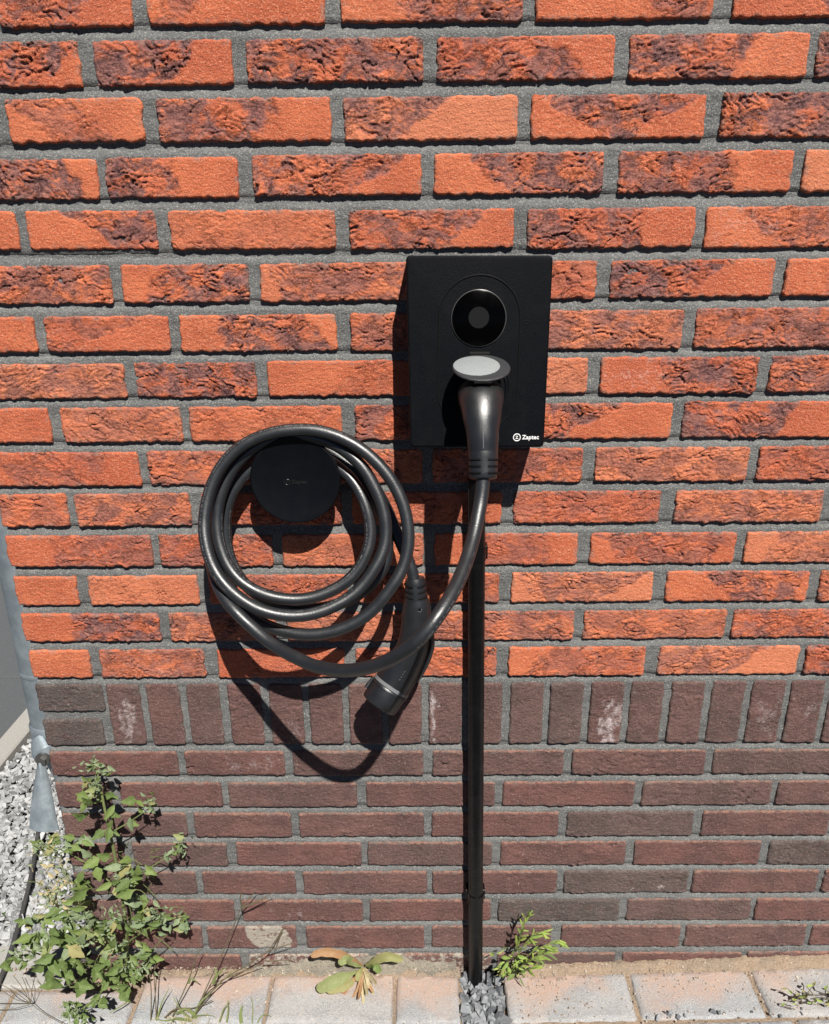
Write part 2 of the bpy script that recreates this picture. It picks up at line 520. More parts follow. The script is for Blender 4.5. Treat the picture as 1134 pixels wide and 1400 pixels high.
# ------------------------------------------------------------------ the brick wall
# per course: (x0, x1, z0, z1[, burnt zone (from/to along the top, from/to along the bottom, strength)]) in 0.1 mm
COURSES = [
  ('R0', [(-5880,-4895,14288,14751), (-4737,-3230,14289,14749,(0,0.8,0,0.6,0.7)), (-3046,-1050,14294,14741,(0.2,0.5,0,0.1,0.5)), (-861,1186,14298,14734,(0.3,1,0.35,1,0.8)), (1332,3324,14299,14735,(0.5,1,0.75,0.95,0.6)), (3549,5534,14300,14735,(0.3,1,0.6,1,0.8))]),
  ('R1', [(-5880,-3901,13695,14154,(0.2,1,0.2,0.75,0.95)), (-3730,-2139,13701,14153,(0,0.75,0,0.5,0.9)), (-1969,62,13711,14149,(0,1,0,1,0.85)), (221,2254,13709,14150,(0,0.6,0,0.9,0.75)), (2428,4463,13704,14151,(0,0.75,0,0.6,0.9)), (4568,6571,13700,14152,(0,1,0,1,0.9))]),
  ('R2', [(-5880,-4994,13121,13579), (-4838,-3243,13119,13576,(0,0.5,0.3,0.8,0.5)), (-3070,-1031,13108,13565,(0,0.75,0,0.6,0.8)), (-868,1165,13099,13557,(0,0.65,0,0.3,0.75)), (1327,3361,13096,13556,(0,1,0.45,0.6,0.8)), (3555,5575,13092,13555,(0,1,0,1,1))]),
  ('R3', [(-5880,-3872,12501,12940,(0,0.8,0,0.92,0.95)), (-3772,-2178,12505,12947,(0,0.5,0,0.55,0.9)), (-1999,30,12514,12959,(0,0.95,0,0.6,0.8)), (187,2219,12510,12958,(0.15,1,0.45,1,0.9)), (2401,4470,12504,12955,(0,0.65,0,0.7,0.75)), (4607,6696,12498,12951)]),
  ('R4', [(-5880,-4950,11931,12372), (-4824,-3237,11927,12368,(0.3,1,0.7,1,0.8)), (-3066,-1025,11913,12354,(0,1,0,1,0.3)), (-854,1164,11899,12344,(0,0.85,0,0.6,0.75)), (1334,3373,11887,12342,(0,0.7,0,0.75,0.8)), (3514,5557,11874,12340,(0.2,1,0.5,1,0.6))]),
  ('R5', [(-5880,-3888,11288,11741,(0,1,0,1,0.7)), (-3748,-2146,11289,11742,(0.3,1,0.2,1,1)), (-1998,40,11290,11742,(0,1,0.1,0.85,0.65)), (215,2219,11294,11742,(0,1,0,1,0.4)), (2400,4435,11297,11741,(0,0.75,0,0.5,0.95)), (4577,6624,11301,11740,(0.3,1,0.2,1,0.4))]),
  ('R6', [(-5880,-4956,10692,11127), (-4814,-3222,10688,11128,(0,0.9,0,0.1,0.5)), (-3080,-1070,10676,11130,(0.25,0.8,0.3,1,0.85)), (-881,1132,10668,11135,(0,1,0,1,0.6)), (1300,3363,10669,11147,(0,1,0,1,0.7)), (3528,5557,10670,11158,(0,0.9,0,1,0.7))]),
  ('R7', [(-5880,-3880,10088,10534,(0,1,0,1,0.6)), (-3734,-2150,10090,10539,(0,1,0,1,0.9)), (-1995,24,10094,10547,(0.6,0.9,0.4,0.8,0.3)), (216,2191,10093,10552,(0,1,0,1,0.3)), (2361,4406,10091,10557,(0.35,1,0.5,1,0.85)), (4565,6566,10089,10562,(0,1,0,1,0.8))]),
  ('R8', [(-5880,-4961,9499,9962), (-4803,-3196,9498,9962,(0,1,0,1,0.5)), (-3087,-1053,9498,9960,(0,1,0,0.6,0.3)), (-867,1122,9497,9962,(0,1,0,1,0.7)), (1306,3347,9496,9968,(0,0.65,0,0.3,0.85)), (3500,5535,9495,9974,(0,0.75,0,0.6,0.85))]),
  ('R9', [(-5880,-3845,8887,9359,(0.1,0.8,0.1,0.7,0.5)), (-3723,-2195,8891,9362,(0,1,0,1,0.6)), (-2054,27,8896,9367,(0,1,0,1,0.5)), (167,2202,8897,9367,(0,1,0,1,0.6)), (2380,4449,8897,9366,(0,1,0,1,0.55)), (4585,6628,8897,9365,(0,1,0,1,0.5))]),
  ('R10', [(-5880,-4922,8302,8771,(0,1,0,1,0.5)), (-4809,-3209,8302,8771,(0,1,0,1,0.65)), (-3034,-1102,8304,8772,(0,1,0,1,0.6)), (-950,1119,8303,8769,(0,1,0.2,0.9,0.4)), (1290,3312,8300,8761,(0,1,0,1,0.45)), (3523,5550,8297,8753,(0,1,0,1,0.6)), (5719,7711,8294,8745,(0,1,0,1,0.6))]),
  ('R11', [(-5880,-3826,7692,8159,(0.35,1,0.3,1,0.55)), (-3711,-2113,7686,8157,(0,1,0,1,0.6)), (-1967,31,7678,8153,(0,1,0,1,0.4)), (197,2210,7679,8150,(0.2,0.8,0.3,0.8,0.5)), (2395,4433,7682,8147,(0,1,0.3,0.8,0.55)), (4575,6608,7684,8145,(0.2,0.9,0.1,0.9,0.5))]),
  ('R12', [(-5880,-4986,7087,7537), (-4815,-3226,7089,7538,(0,1,0,1,0.2)), (-3066,-1079,7092,7540,(0,1,0,1,0.55)), (-910,1123,7094,7545,(0,1,0,1,0.5)), (1301,3329,7093,7552,(0.1,1,0.2,0.6,0.6)), (3526,5558,7092,7558,(0.2,1,0.5,0.9,0.7)), (5722,7686,7090,7565,(0,1,0,1,0.6))]),
  ('R13', [(-5880,-3860,6501,6946,(0.38,1,0.35,1,1)), (-3709,-2147,6491,6945,(0,1,0,1,0.6)), (-1985,3,6479,6943,(0,1,0,1,0.5)), (165,2233,6486,6946,(0,1,0,1,0.6)), (2381,4454,6495,6949,(0,1,0,1,0.5)), (4558,6604,6504,6953,(0,1,0,1,0.7))]),
  ('R14', [(-5880,-4979,5888,6347), (-4824,-3265,5885,6350,(0,1,0,1,0.6)), (-3055,-1160,5879,6354,(0.2,0.8,0.2,0.9,0.3)), (-984,1114,5878,6357,(0,1,0,1,0.5)), (1299,3326,5883,6357,(0.3,1,0.1,0.95,0.5)), (3531,5606,5888,6357,(0,0.8,0,0.5,0.6)), (5722,7748,5894,6357,(0,1,0,1,0.8))]),
  ('S', [(-5880,-4868,5302,5763), (-5880,-4960,4680,5145), (-4810,-4308,4691,5760), (-4201,-3700,4690,5759), (-3592,-3091,4688,5757), (-2961,-2461,4687,5755), (-2331,-1831,4685,5753), (-1724,-1223,4684,5751), (-1117,-617,4683,5750), (-510,-11,4682,5751), (107,606,4681,5753), (724,1222,4681,5754), (1351,1849,4680,5756), (1955,2453,4680,5757), (2570,3068,4679,5759), (3174,3671,4678,5760), (3788,4285,4678,5762), (4401,4898,4677,5763), (5003,5499,4677,5765), (5593,6089,4676,5766), (6194,6689,4675,5768)]),
  ('L0', [(-5880,-3865,4114,4556), (-3749,-2178,4106,4552), (-2039,13,4096,4548), (162,2220,4094,4546), (2357,4444,4093,4544), (4569,6651,4092,4542)]),
  ('L1', [(-5880,-5027,3509,3977), (-4863,-3228,3503,3971), (-3110,-1057,3494,3962), (-904,1156,3491,3956), (1285,3386,3495,3955), (3513,5562,3500,3954), (5665,7709,3504,3953)]),
  ('L2', [(-5880,-3859,2907,3376), (-3727,-2151,2899,3368), (-2019,18,2891,3359), (149,2206,2891,3363), (2347,4386,2891,3368), (4539,6584,2892,3373)]),
  ('L3', [(-5880,-4972,2306,2762), (-4813,-3257,2305,2765), (-3099,-1025,2303,2769), (-916,1140,2301,2771), (1284,3347,2297,2772), (3491,5560,2293,2773), (5704,7744,2289,2773)]),
  ('L4', [(-5880,-3832,1697,2167), (-3720,-2154,1696,2165), (-2018,62,1695,2164), (160,2247,1698,2166), (2369,4438,1700,2167), (4522,6598,1702,2169), (6706,8813,1704,2170)]),
  ('L5', [(-5880,-4975,1116,1568), (-4837,-3243,1111,1563), (-3093,-1040,1105,1556), (-915,1146,1100,1554), (1283,3338,1098,1556), (3474,5574,1096,1559), (5659,7716,1094,1561)]),
  ('L6', [(-5880,-3857,500,983), (-3755,-2216,494,976), (-2038,7,488,970), (146,2211,497,973), (2387,4433,506,977), (4533,6599,515,980), (6697,8770,525,983)]),
  ('L7', [(-5880,-4912,-162,319), (-4754,-3226,-150,325), (-3082,-964,-135,332), (-834,1189,-119,341), (1291,3360,-104,350), (3486,5562,-89,359), (5674,7757,-73,369)]),
]
WHITE = {('S', 2): (.55, .45, .35, .35, .8), ('S', 4): (.5, .2, .3, .25, .35), ('S', 6): (.6, .2, .3, .3, .5), ('S', 8): (.4, .3, .3, .3, .35), ('S', 10): (.1, .45, .15, .5, .9),
         ('S', 14): (.65, .35, .3, .42, .95), ('S', 18): (.55, .45, .35, .4, .6), ('S', 19): (.6, .5, .3, .3, .6), ('L0', 1): (.7, .5, .25, .45, .55),
         ('R4', 5): (.18, .55, .25, .5, .5), ('R3', 4): (.3, .6, .12, .3, .3), ('R7', 4): (.2, .5, .2, .4, .5), ('R1', 4): (.8, .5, .14, .4, .35), ('R14', 1): (.5, .2, .3, .3, .4),
         ('R8', 1): (.4, .6, .2, .3, .2), ('L4', 4): (.7, .15, .05, .12, .9), ('L5', 2): (.35, .4, .04, .2, .6)}
LIME = {('L6', 1): (.70, .55, .25, .62, .75), ('L7', 2): (.55, .6, .8, .6, .50), ('L7', 3): (.5, .6, .8, .5, .42), ('L7', 1): (.5, .3, .5, .3, .2), ('L7', 4): (.2, .3, .3, .4, .2)}
GREY = {('L2', 4): .7, ('L3', 6): .9, ('L4', 4): .85, ('L5', 4): 1.0, ('S', 0): 1.0, ('S', 1): 1.0, ('L0', 2): .35, ('L6', 5): .3, ('S', 12): .5, ('S', 13): .6, ('L2', 5): .2, ('S', 16): .35}


def make_brick(w, h, key, seed, spec, dark, res, side_depth=.016, white=None, lime=None, grey=0.0, left_corner=False):
    nx = max(4, int(round(w / res))); nz = max(4, int(round(h / res)))
    u = np.linspace(0, 1, nx + 1); v = np.linspace(0, 1, nz + 1)
    U, V = np.meshgrid(u, v)
    X = (U - .5) * w; Z = (V - .5) * h
    sx, sz = seed * 3.17 + X, seed * 1.93 + Z
    am = .0016 if not dark else .0011
    # uneven outline
    wl = am * fbm(sz * 60 + 3, sx * 0 + 1, seed % 97, 3); wr = am * fbm(sz * 60 + 13, sx * 0 + 5, seed % 89, 3)
    wb = am * 1.1 * fbm(sx * 75 + 3, sz * 0 + 1, seed % 83, 4); wt = am * .9 * fbm(sx * 55 + 31, sz * 0 + 1, seed % 79, 4)
    X2 = X + wl * (1 - U) ** 2 + wr * U ** 2
    Z2 = Z + wb * (1 - V) ** 2 + wt * V ** 2
    rs = np.random.default_rng(seed)
    tilt = rs.uniform(-.0006, .0006)
    Z2 = Z2 + tilt * (U - .5) * 2
    # distance to the outline with rounded corners
    cr = .003
    dx = np.minimum(U, 1 - U) * w; dz = np.minimum(V, 1 - V) * h
    ins = np.where((dx < cr) & (dz < cr), cr - np.sqrt((cr - np.minimum(dx, cr)) ** 2 + (cr - np.minimum(dz, cr)) ** 2), np.minimum(dx, dz))
    ins = np.clip(ins, 0, None)
    corner = (dx < cr) & (dz < cr)
    k = np.where(corner, .45, 0) * (1 - np.clip(ins / cr, 0, 1))
    X2 = X2 - np.sign(X) * k * cr * .5; Z2 = Z2 - np.sign(Z) * k * cr * .5
    edge = np.clip(1 - ins / (.0024 if not dark else .0022), 0, 1) ** 2
    # burnt, crumpled zone
    rough = np.zeros_like(X)
    if spec:
        t0, t1, b0, b1, s = spec
        n1 = fbm(sx * 22, sz * 22, 3, 3) * .07 + fbm(sx * 80, sz * 80, 4, 2) * .02
        a = b0 + (t0 - b0) * V; b = b1 + (t1 - b1) * V
        lo = np.where(a <= .001, 1.0, sstep(-.03, .03, U + n1 - a)); hi = np.where(b >= .999, 1.0, sstep(-.03, .03, b - U - n1))
        rough = lo * hi * s
    elif not dark:
        rough = np.full_like(X, .10)
    if dark: rough = np.full_like(X, rs.uniform(.18, .48)) * (1 + .9 * sstep(0, .5, pn(sx * 14, sz * 20, 5)))
    wx = sx + .010 * fbm(sx * 30, sz * 38, 9, 2); wz = sz + .006 * fbm(sx * 26 + 9, sz * 38, 19, 2)
    ang = rs.uniform(-.35, .35); ca, sa = math.cos(ang), math.sin(ang)
    ax, az = wx * ca + wz * sa, -wx * sa + wz * ca
    n3 = fbm(sx * 190, sz * 230, 53, 2)

    def saw(v, k):                     # slow rise, sudden drop: the lapped folds of hand-thrown clay
        t = v * k; fr = t - np.floor(t)
        return np.where(fr < .86, fr / .86, (1 - fr) / .14)
    na = pn(ax * 17, az * 42, 31) + .42 * pn(ax * 44, az * 95, 33) + .14 * pn(ax * 130, az * 210, 34); nb = pn(ax * 36 + 5, az * 84 + 9, 47) + .3 * pn(ax * 100, az * 190, 48)
    f1 = saw(na, 2.2); f2 = saw(nb, 1.7)
    m1 = sstep(-.25, .3, pn(sx * 20 + 3, sz * 30, 35)); m2 = sstep(-.2, .3, pn(sx * 30 + 3, sz * 40, 37))
    fold = f1 * m1 * .65 + f2 * m2 * .35
    crack = np.clip(1 - np.abs(pn(ax * 24 + 7, az * 62 + 3, 61) + .30 * pn(ax * 70, az * 130, 62) + .06 * n3) / .055, 0, 1) * sstep(-.1, .4, pn(sx * 22, sz * 22, 71) + .12)
    crack2 = np.clip(1 - np.abs(pn(ax * 55 + 7, az * 115 + 3, 63) + .25 * pn(ax * 140, az * 220, 64)) / .08, 0, 1) * sstep(-.3, .2, pn(sx * 34, sz * 34, 73))
    H = rough * (.0046 * (fold - .35) + .0003 * n3 - .0048 * crack - .0018 * crack2)
    if spec: H = H - .0016 * np.clip(crack, 0, 1) * sstep(.9, .0, rough) * (rough > .02)
    H = H + .0004 * fbm(sx * 25, sz * 25, 81, 2) + .00030 * n3 + (.0002 if dark else .00012) * pn(sx * 420, sz * 420, 91)
    H = H + rs.uniform(-.0006, .0008)
    eb = edge * (.0016 + .0014 * fbm(sx * 70, sz * 70, 87, 2))
    if left_corner: pass
    Y = -(H - eb)
    wa = np.zeros_like(X); li = np.zeros_like(X)
    if white:
        cu, cv, ru, rv, s = white
        wa = np.clip(1.0 - ((U - cu + .25 * fbm(sx * 40, sz * 30, 7, 3)) / (ru * 1.3)) ** 2 - ((V - cv + .3 * fbm(sx * 40 + 9, sz * 24, 17, 3)) / (rv * 1.25)) ** 2 + .5 * fbm(sx * 120, sz * 70, 23, 3), 0, 1) * s * .8
    if lime:
        cu, cv, ru, rv, s = lime
        li = sstep(0, .35, 1.1 - np.abs((U - cu + .12 * (V - .5)) / ru) ** 3 - np.abs((V - cv) / rv) ** 3) * s
    sunlit_rim = (sstep(.84, 1.0, V) + .5 * sstep(.95, 1, np.maximum(U, 1 - U))) * (0.0 if grey > .6 else (.5 if key == 'S' else 1.0))  # mask for the painted edge light, strongest along the top
    verts = np.stack([X2, Y, Z2], -1).reshape(-1, 3)
    W1 = nx + 1
    idx = np.arange((nx + 1) * (nz + 1)).reshape(nz + 1, nx + 1)
    f = np.stack([idx[:-1, :-1], idx[:-1, 1:], idx[1:, 1:], idx[1:, :-1]], -1).reshape(-1, 4)
    loop = np.concatenate([idx[0, :], idx[1:, -1], idx[-1, -2::-1], idx[-2:0:-1, 0]])
    back = verts[loop].copy()
    back[:, 1] = side_depth
    if left_corner:
        back[:, 1] = np.where(back[:, 0] < -w / 2 + .004, left_corner, back[:, 1])
    base = len(verts); nL = len(loop)
    mid = verts[loop].copy(); mid[:, 1] += .0022; mid[:, 0] += np.sign(mid[:, 0]) * .0003; mid[:, 2] += np.sign(mid[:, 2]) * .0003
    allv = np.concatenate([verts, mid, back])
    j = np.arange(nL); j2 = (j + 1) % nL
    s1 = np.stack([loop[j2], loop[j], base + j, base + j2], -1)
    s2 = np.stack([base + j2, base + j, base + nL + j, base + nL + j2], -1)
    faces = np.concatenate([f, s1, s2])
    pad = lambda a: np.concatenate([a.reshape(-1), a.reshape(-1)[loop], a.reshape(-1)[loop]])
    at_ = dict(rough=pad(rough), fold=pad(.5 - fold + .6 * crack), white=pad(wa))
    at_['arris'] = pad(sstep(.0075, .0005, ins + .002 * n3))
    at_['crack'] = pad(np.clip((crack + .6 * crack2) * np.clip(rough * 2, 0, 1), 0, 1))
    if dark: at_ = dict(arris=at_['arris'], white=pad(wa), lime=pad(li), sunlit_rim=pad(np.clip(sunlit_rim, 0, 1)), tone=pad(np.full_like(X, grey)))
    return new_mesh('brick', allv, faces, M['dark'] if dark else M['brick'], True, at_)


wall = empty('brick_wall', (0, 0, 0), 'sunlit wall of orange handformed brick above a dark red-brown brick plinth', 'wall')
rows_z = []
XR = 1.02
count = 0
allrows = []
for nm, lst in COURSES:
    L = [tuple(r) for r in lst]
    if nm != 'S':
        while L[-1][1] < XR * 10000:
            l = L[-1]; L.append((l[1] + 150, l[1] + 150 + 2045, l[2] , l[3]))
    else:
        while L[-1][1] < XR * 10000:
            l = L[-1]; L.append((l[1] + 112, l[1] + 112 + 500, l[2], l[3]))
    allrows.append((nm, L))
top = allrows[0][1]
for k in range(1, 6):                         # courses above the frame
    base = dict(allrows)['R1' if k % 2 else 'R2']
    ref = allrows[-1] if False else None
    dz = int(round((1.4295 + .0600 * k) * 10000))
    allrows.insert(0, ('U%d' % k, [(r[0], r[1], dz, dz + 450) for r in base]))
for nm, L in allrows:
    dark = nm[0] in 'SL'
    z0 = np.median([r[2] for r in L[2:]]) / 1e4; z1 = np.median([r[3] for r in L[2:]]) / 1e4
    rows_z.append((z0, z1))
    for i, r in enumerate(L):
        x0, x1, a, b = [q / 1e4 for q in r[:4]]
        spec = r[4] if len(r) > 4 else None
        offframe = nm[0] == 'U' or x0 > .80 or (x0 > .62 and nm[0] == 'R')
        if offframe and not dark: spec = (0, 1, 0, rng.uniform(.3, 1), rng.uniform(.3, .8))
        w, h = x1 - x0, b - a
        corner = x0 < -.587
        cd = (.205 if w < .12 else .098) if corner else False
        res = .0045 if offframe else (.0012 if not dark else .0022)
        if dark: g = GREY.get((nm, i), float(rng.uniform(0, 1) ** 2 * .6) if nm != 'S' else float(rng.uniform(.1, .5)))
        else: g = 0
        me = make_brick(w, h, nm, 17 + count * 5, spec, dark, res, white=WHITE.get((nm, i)), lime=LIME.get((nm, i)), grey=g, left_corner=cd)
        link('brick', me, wall, ((x0 + x1) / 2, 0, (a + b) / 2))
        count += 1
        if nm[0] == 'R' and i and abs(x0 - (L[i - 1][1] / 1e4)) > .02: pass

# mortar: a recessed, trowelled sheet, sloping out towards the course below
rows_z.sort(key=lambda r: r[0])
zl = [(-.06, .0035)]
for i, (a, b) in enumerate(rows_z):
    zl += [(a + .002, .0044), ((a + b) / 2, .0042), (b - .002, .0034)]
    if i + 1 < len(rows_z):
        c = rows_z[i + 1][0]; g = c - b
        zl += [(b + g * .12, .0030), (b + g * .35, .0038), (b + g * .6, .0054), (b + g * .85, .0072), (c - g * .0, .0072)]
zl.sort()
zz = np.array([q[0] for q in zl]); yy = np.array([q[1] for q in zl])
# densify
zf = []
for i in range(len(zz) - 1):
    n = max(1, int(math.ceil((zz[i + 1] - zz[i]) / .006)))
    zf += list(np.linspace(zz[i], zz[i + 1], n, endpoint=False))
zf.append(zz[-1]); zf = np.array(zf); yf = np.interp(zf, zz, yy)
xs = np.arange(-.5845, 1.24, .0042)
XX, ZZ = np.meshgrid(xs, zf)
YY = np.repeat(yf[:, None], len(xs), 1) - .0008 * fbm(XX * 30, ZZ * 50, 3, 3) - .0008 * fbm(XX * 130, ZZ * 150, 5, 2)
nX = len(xs); idx = np.arange(nX * len(zf)).reshape(len(zf), nX)
mv = np.stack([XX, YY, ZZ], -1).reshape(-1, 3)
mf = np.stack([idx[:-1, :-1], idx[:-1, 1:], idx[1:, 1:], idx[1:, :-1]], -1).reshape(-1, 4)
mortar = link('mortar', new_mesh('mortar', mv, mf, M['mortar']), wall)
ztop = float(zf[-1])
b = MB()
b.box((-.5840, .006, -.06), (1.24, .30, ztop))
b.box((-.5838, .29, -.06), (-.30, 2.6, ztop))
b.build('mortar_bed', M['mortar'], wall, smooth=False)
# return face round the corner: the same courses, joined
for dark in (0, 1):
    b = MB()
    for (nm, L) in allrows:
        if (nm[0] in 'SL') != bool(dark): continue
        for (a, c) in (((L[0][2], L[0][3]), (L[1][2], L[1][3])) if nm == 'S' else ((L[0][2], L[0][3]),)):
            w = (L[0][1] - L[0][0]) / 1e4
            y = (.217 if w < .12 else .110)
            while y < 2.5:
                b.box((-.588, y, a / 1e4), (-.560, y + .205, c / 1e4), .002)
                y += .217
            if nm != 'S': break
    b.build('return_brickwork', M['dark' if dark else 'brick'], wall, smooth=False)['kind'] = 'stuff'

# ------------------------------------------------------------------ charging station
def hd(py): return .066 + (py - 349) / 263 * .012      # how far the tilted front stands off the wall


def face(px, py, out=0.0): return at(px, py, hd(py) + out)


st_c = face(652, 480)
station = empty('charging_station', (st_c.x, 0, st_c.z), 'black rectangular wall charger with round dark lens and a plug in its socket', 'charger')
cs = [face(555, 349), face(757, 349), face(744, 612), face(561, 612)]


def rrect(corners, inset, r, n=6, y=None, out=0.0):
    """rounded quad through four corners (tl, tr, br, bl), moved in by inset"""
    c = sum(corners, Vector()) / 4
    P = []
    for q in corners:
        d = (c - q); P.append(q + Vector((math.copysign(inset, d.x), 0, math.copysign(inset, d.z))))
    pts = []
    for i in range(4):
        a = P[i - 1]; b = P[i]; e = P[(i + 1) % 4]
        p0 = b + (a - b).normalized() * r; p1 = b + (e - b).normalized() * r
        for k in range(n + 1):
            t = k / n
            p = p0 * (1 - t) ** 2 + b * (2 * t * (1 - t)) + p1 * t * t
            pts.append(p)
    res = []
    for p in pts:
        res.append(Vector((p.x, (y if y is not None else p.y) - out, p.z)))
    return res


b = MB()
R_ = [rrect(cs, 0, .006, y=-.002), rrect(cs, 0, .006, y=-.02), rrect(cs, 0, .006, out=-.003), rrect(cs, .0006, .006, out=-.0012), rrect(cs, .0018, .006, out=-.0002), rrect(cs, .0030, .006, out=.0)]
b.ring_prism([list(reversed(r)) for r in R_])
b.build('housing', M['housing'], station, angle=6)


def circle_pts(px, py, r, out=0.0, n=48, ez=1.0):
    c = face(px, py, out)
    sl = -.012 / .226                       # front leans forward towards the bottom
    return [c + Vector((r * math.cos(t), -sl * -1 * 0 + (r * math.sin(t) * ez) * .053, r * math.sin(t) * ez)) for t in (2 * math.pi * k / n for k in range(n))]


def closed_tube(pts, r, n=8):
    return MB().tube(pts + [pts[0]], r, n, cap=False, up=(0, -1, 0))


# stadium-shaped seam round lens and socket
ca = face(656, 434); cb = face(653.5, 535); rs_ = .0482
pts = []
for k in range(25):
    t = math.pi * k / 24; pts.append(ca + Vector((rs_ * math.cos(t), rs_ * math.sin(t) * .053, rs_ * math.sin(t))))
for k in range(25):
    t = math.pi + math.pi * k / 24; pts.append(cb + Vector((rs_ * math.cos(t), rs_ * math.sin(t) * .053, rs_ * math.sin(t))))
closed_tube(pts, .0008, 6).build('seam', M['slot'], station)
pts2 = [p + Vector((0, -.0001, -.0007)) for p in pts]
closed_tube(pts2, .00045, 6).build('seam_lip', M['housing'], station)
# lens
o = MB().ring_prism([circle_pts(655, 435, .0318, .0006), circle_pts(655, 435, .0318, .0020), circle_pts(655, 435, .0308, .0026)]).build('lens', M['gloss'], station)
MB().ring_prism([circle_pts(655, 434, .0122, .0022), circle_pts(655, 434, .0122, .0029)]).build('lens_centre', M['lensdot'], o)
closed_tube(circle_pts(655, 435, .0322, .0008), .0007, 8).build('lens_ring', M['chrome'], station)
# socket
o = MB().ring_prism([circle_pts(657, 530, .0335, .000), circle_pts(657, 530, .0335, .004), circle_pts(657, 530, .0320, .0045)]).build('socket', M['housing'], station)
closed_tube(circle_pts(657, 530, .0310, .0050), .0010, 8).build('socket_rim', M['housing'], o)
closed_tube(circle_pts(657, 530, .0355, .0004), .0009, 8).build('socket_seam', M['slot'], station)
# hinged socket cover standing open over the plug
hc = face(656, 485, .004)
dirv = Vector((0, -math.cos(math.radians(18)), -math.sin(math.radians(18))))
nrm = Vector((0, dirv.z, -dirv.y)); xax = Vector((1, 0, 0))


def lid_pts(r, up_, off=(0, 0), e=1.0, n=48):
    c = hc + dirv * .0335 + nrm * up_ + xax * off[0] + dirv * off[1]
    return [c + xax * (r * math.cos(t)) + dirv * (r * e * math.sin(t)) for t in (2 * math.pi * k / n for k in range(n))]


lid = MB().ring_prism([lid_pts(.0325, -.0026), lid_pts(.0338, -.0018), lid_pts(.0338, -.0006), lid_pts(.0330, .0004), lid_pts(.031, .0006)]).build('socket_cover', M['lid'], station)
MB().ring_prism([lid_pts(.0272, .0002, (-.0055, -.002), .94), lid_pts(.0272, .0011, (-.0055, -.002), .94), lid_pts(.0268, .0013, (-.0055, -.002), .94)]).build('cover_oval', M['lid_oval'], lid)  # paler speckled oval on the cover, set off-centre
b = MB(); b.tube([hc + Vector((-.012, .001, .001)), hc + Vector((.012, .001, .001))], .0030, 12); b.build('hinge', M['slot'], lid)
b = MB(); e0 = hc + dirv * .0665 - nrm * .002
b.box((e0.x - .010, e0.y - .0005, e0.z - .0025), (e0.x + .010, e0.y + .003, e0.z - .0002), .0006); b.build('cover_lip', M['slot'], lid)


def text_mesh(body, size, name, mat, parent, loc, rx=math.pi / 2, extrude=.0003, bold=0.0):
    cu = bpy.data.curves.new(name, 'FONT'); cu.body = body; cu.size = size; cu.extrude = extrude; cu.offset = bold
    cu.align_x = 'LEFT'; cu.align_y = 'CENTER'; cu.resolution_u = 3
    t = bpy.data.objects.new(name, cu); C.objects.link(t)
    dg = bpy.context.evaluated_depsgraph_get()
    me = bpy.data.meshes.new_from_object(t.evaluated_get(dg))
    bpy.data.objects.remove(t); bpy.data.curves.remove(cu)
    me.materials.clear(); me.materials.append(mat)
    me.transform(Matrix.Rotation(rx, 4, 'X'))
    me.name = name
    return link(name, me, parent, loc)


def brand(px_icon, py_icon, r, out, fn, mat, parent, tsize, gap, slope=0.053):
    c = fn(px_icon, py_icon, out)
    ring = [c + Vector((r * math.cos(t), r * math.sin(t) * slope, r * math.sin(t))) for t in (2 * math.pi * k / 28 for k in range(28))]
    lg = closed_tube(ring, r * .14, 6).build('logo_ring', mat, parent)
    z = r * .36
    bar = MB()
    for (a, e) in (((-z, z), (z * .8, z)), ((z * .8, z), (-z * .8, -z)), ((-z * .8, -z), (z, -z))):
        bar.tube([c + Vector((a[0], 0, a[1])), c + Vector((e[0], 0, e[1]))], r * .09, 6)
    bar.tube([c + Vector((z * 1.15, 0, -z * .3)), c + Vector((z * 1.2, -.00001, -z * .3))], r * .09, 6)
    bar.build('logo_letter', mat, lg)
    text_mesh('Zaptec', tsize, 'logo_text', mat, parent, c + Vector((r + gap, -.0001, 0)), bold=tsize * .018)


brand(707, 598, .0043, .0003, face, M['white'], station, .0074, .0022)

# ------------------------------------------------------------------ round cable holder
hold_c = at(403.5, 657, .05)
holder = empty('cable_holder', (hold_c.x, 0, hold_c.z), 'round black disc holder the coiled cable hangs on', 'cable holder')


def ycircle(c, r, y, n=72): return [Vector((c.x + r * math.cos(t), y, c.z + r * math.sin(t))) for t in (2 * math.pi * k / n for k in range(n))]


b = MB(); b.ring_prism([ycircle(hold_c, r, y) for r, y in ((.056, -.042), (.0585, -.0432), (.0590, -.0445), (.0590, -.0482), (.0582, -.0494), (.0570, -.0500), (.0562, -.0497))])
disc = b.build('disc', M['holder'], holder, angle=60)
b = MB(); b.ring_prism([ycircle(hold_c + Vector((0, 0, -.004)), r, y) for r, y in ((.040, .001), (.040, -.006), (.036, -.008), (.036, -.043))])
b.build('hub', M['holder'], holder)
hf = lambda px, py, out: at(px, py, .0500 + out)
brand(393, 659, .0036, .0001, hf, M['emboss'], disc, .0074, .0018, 0)

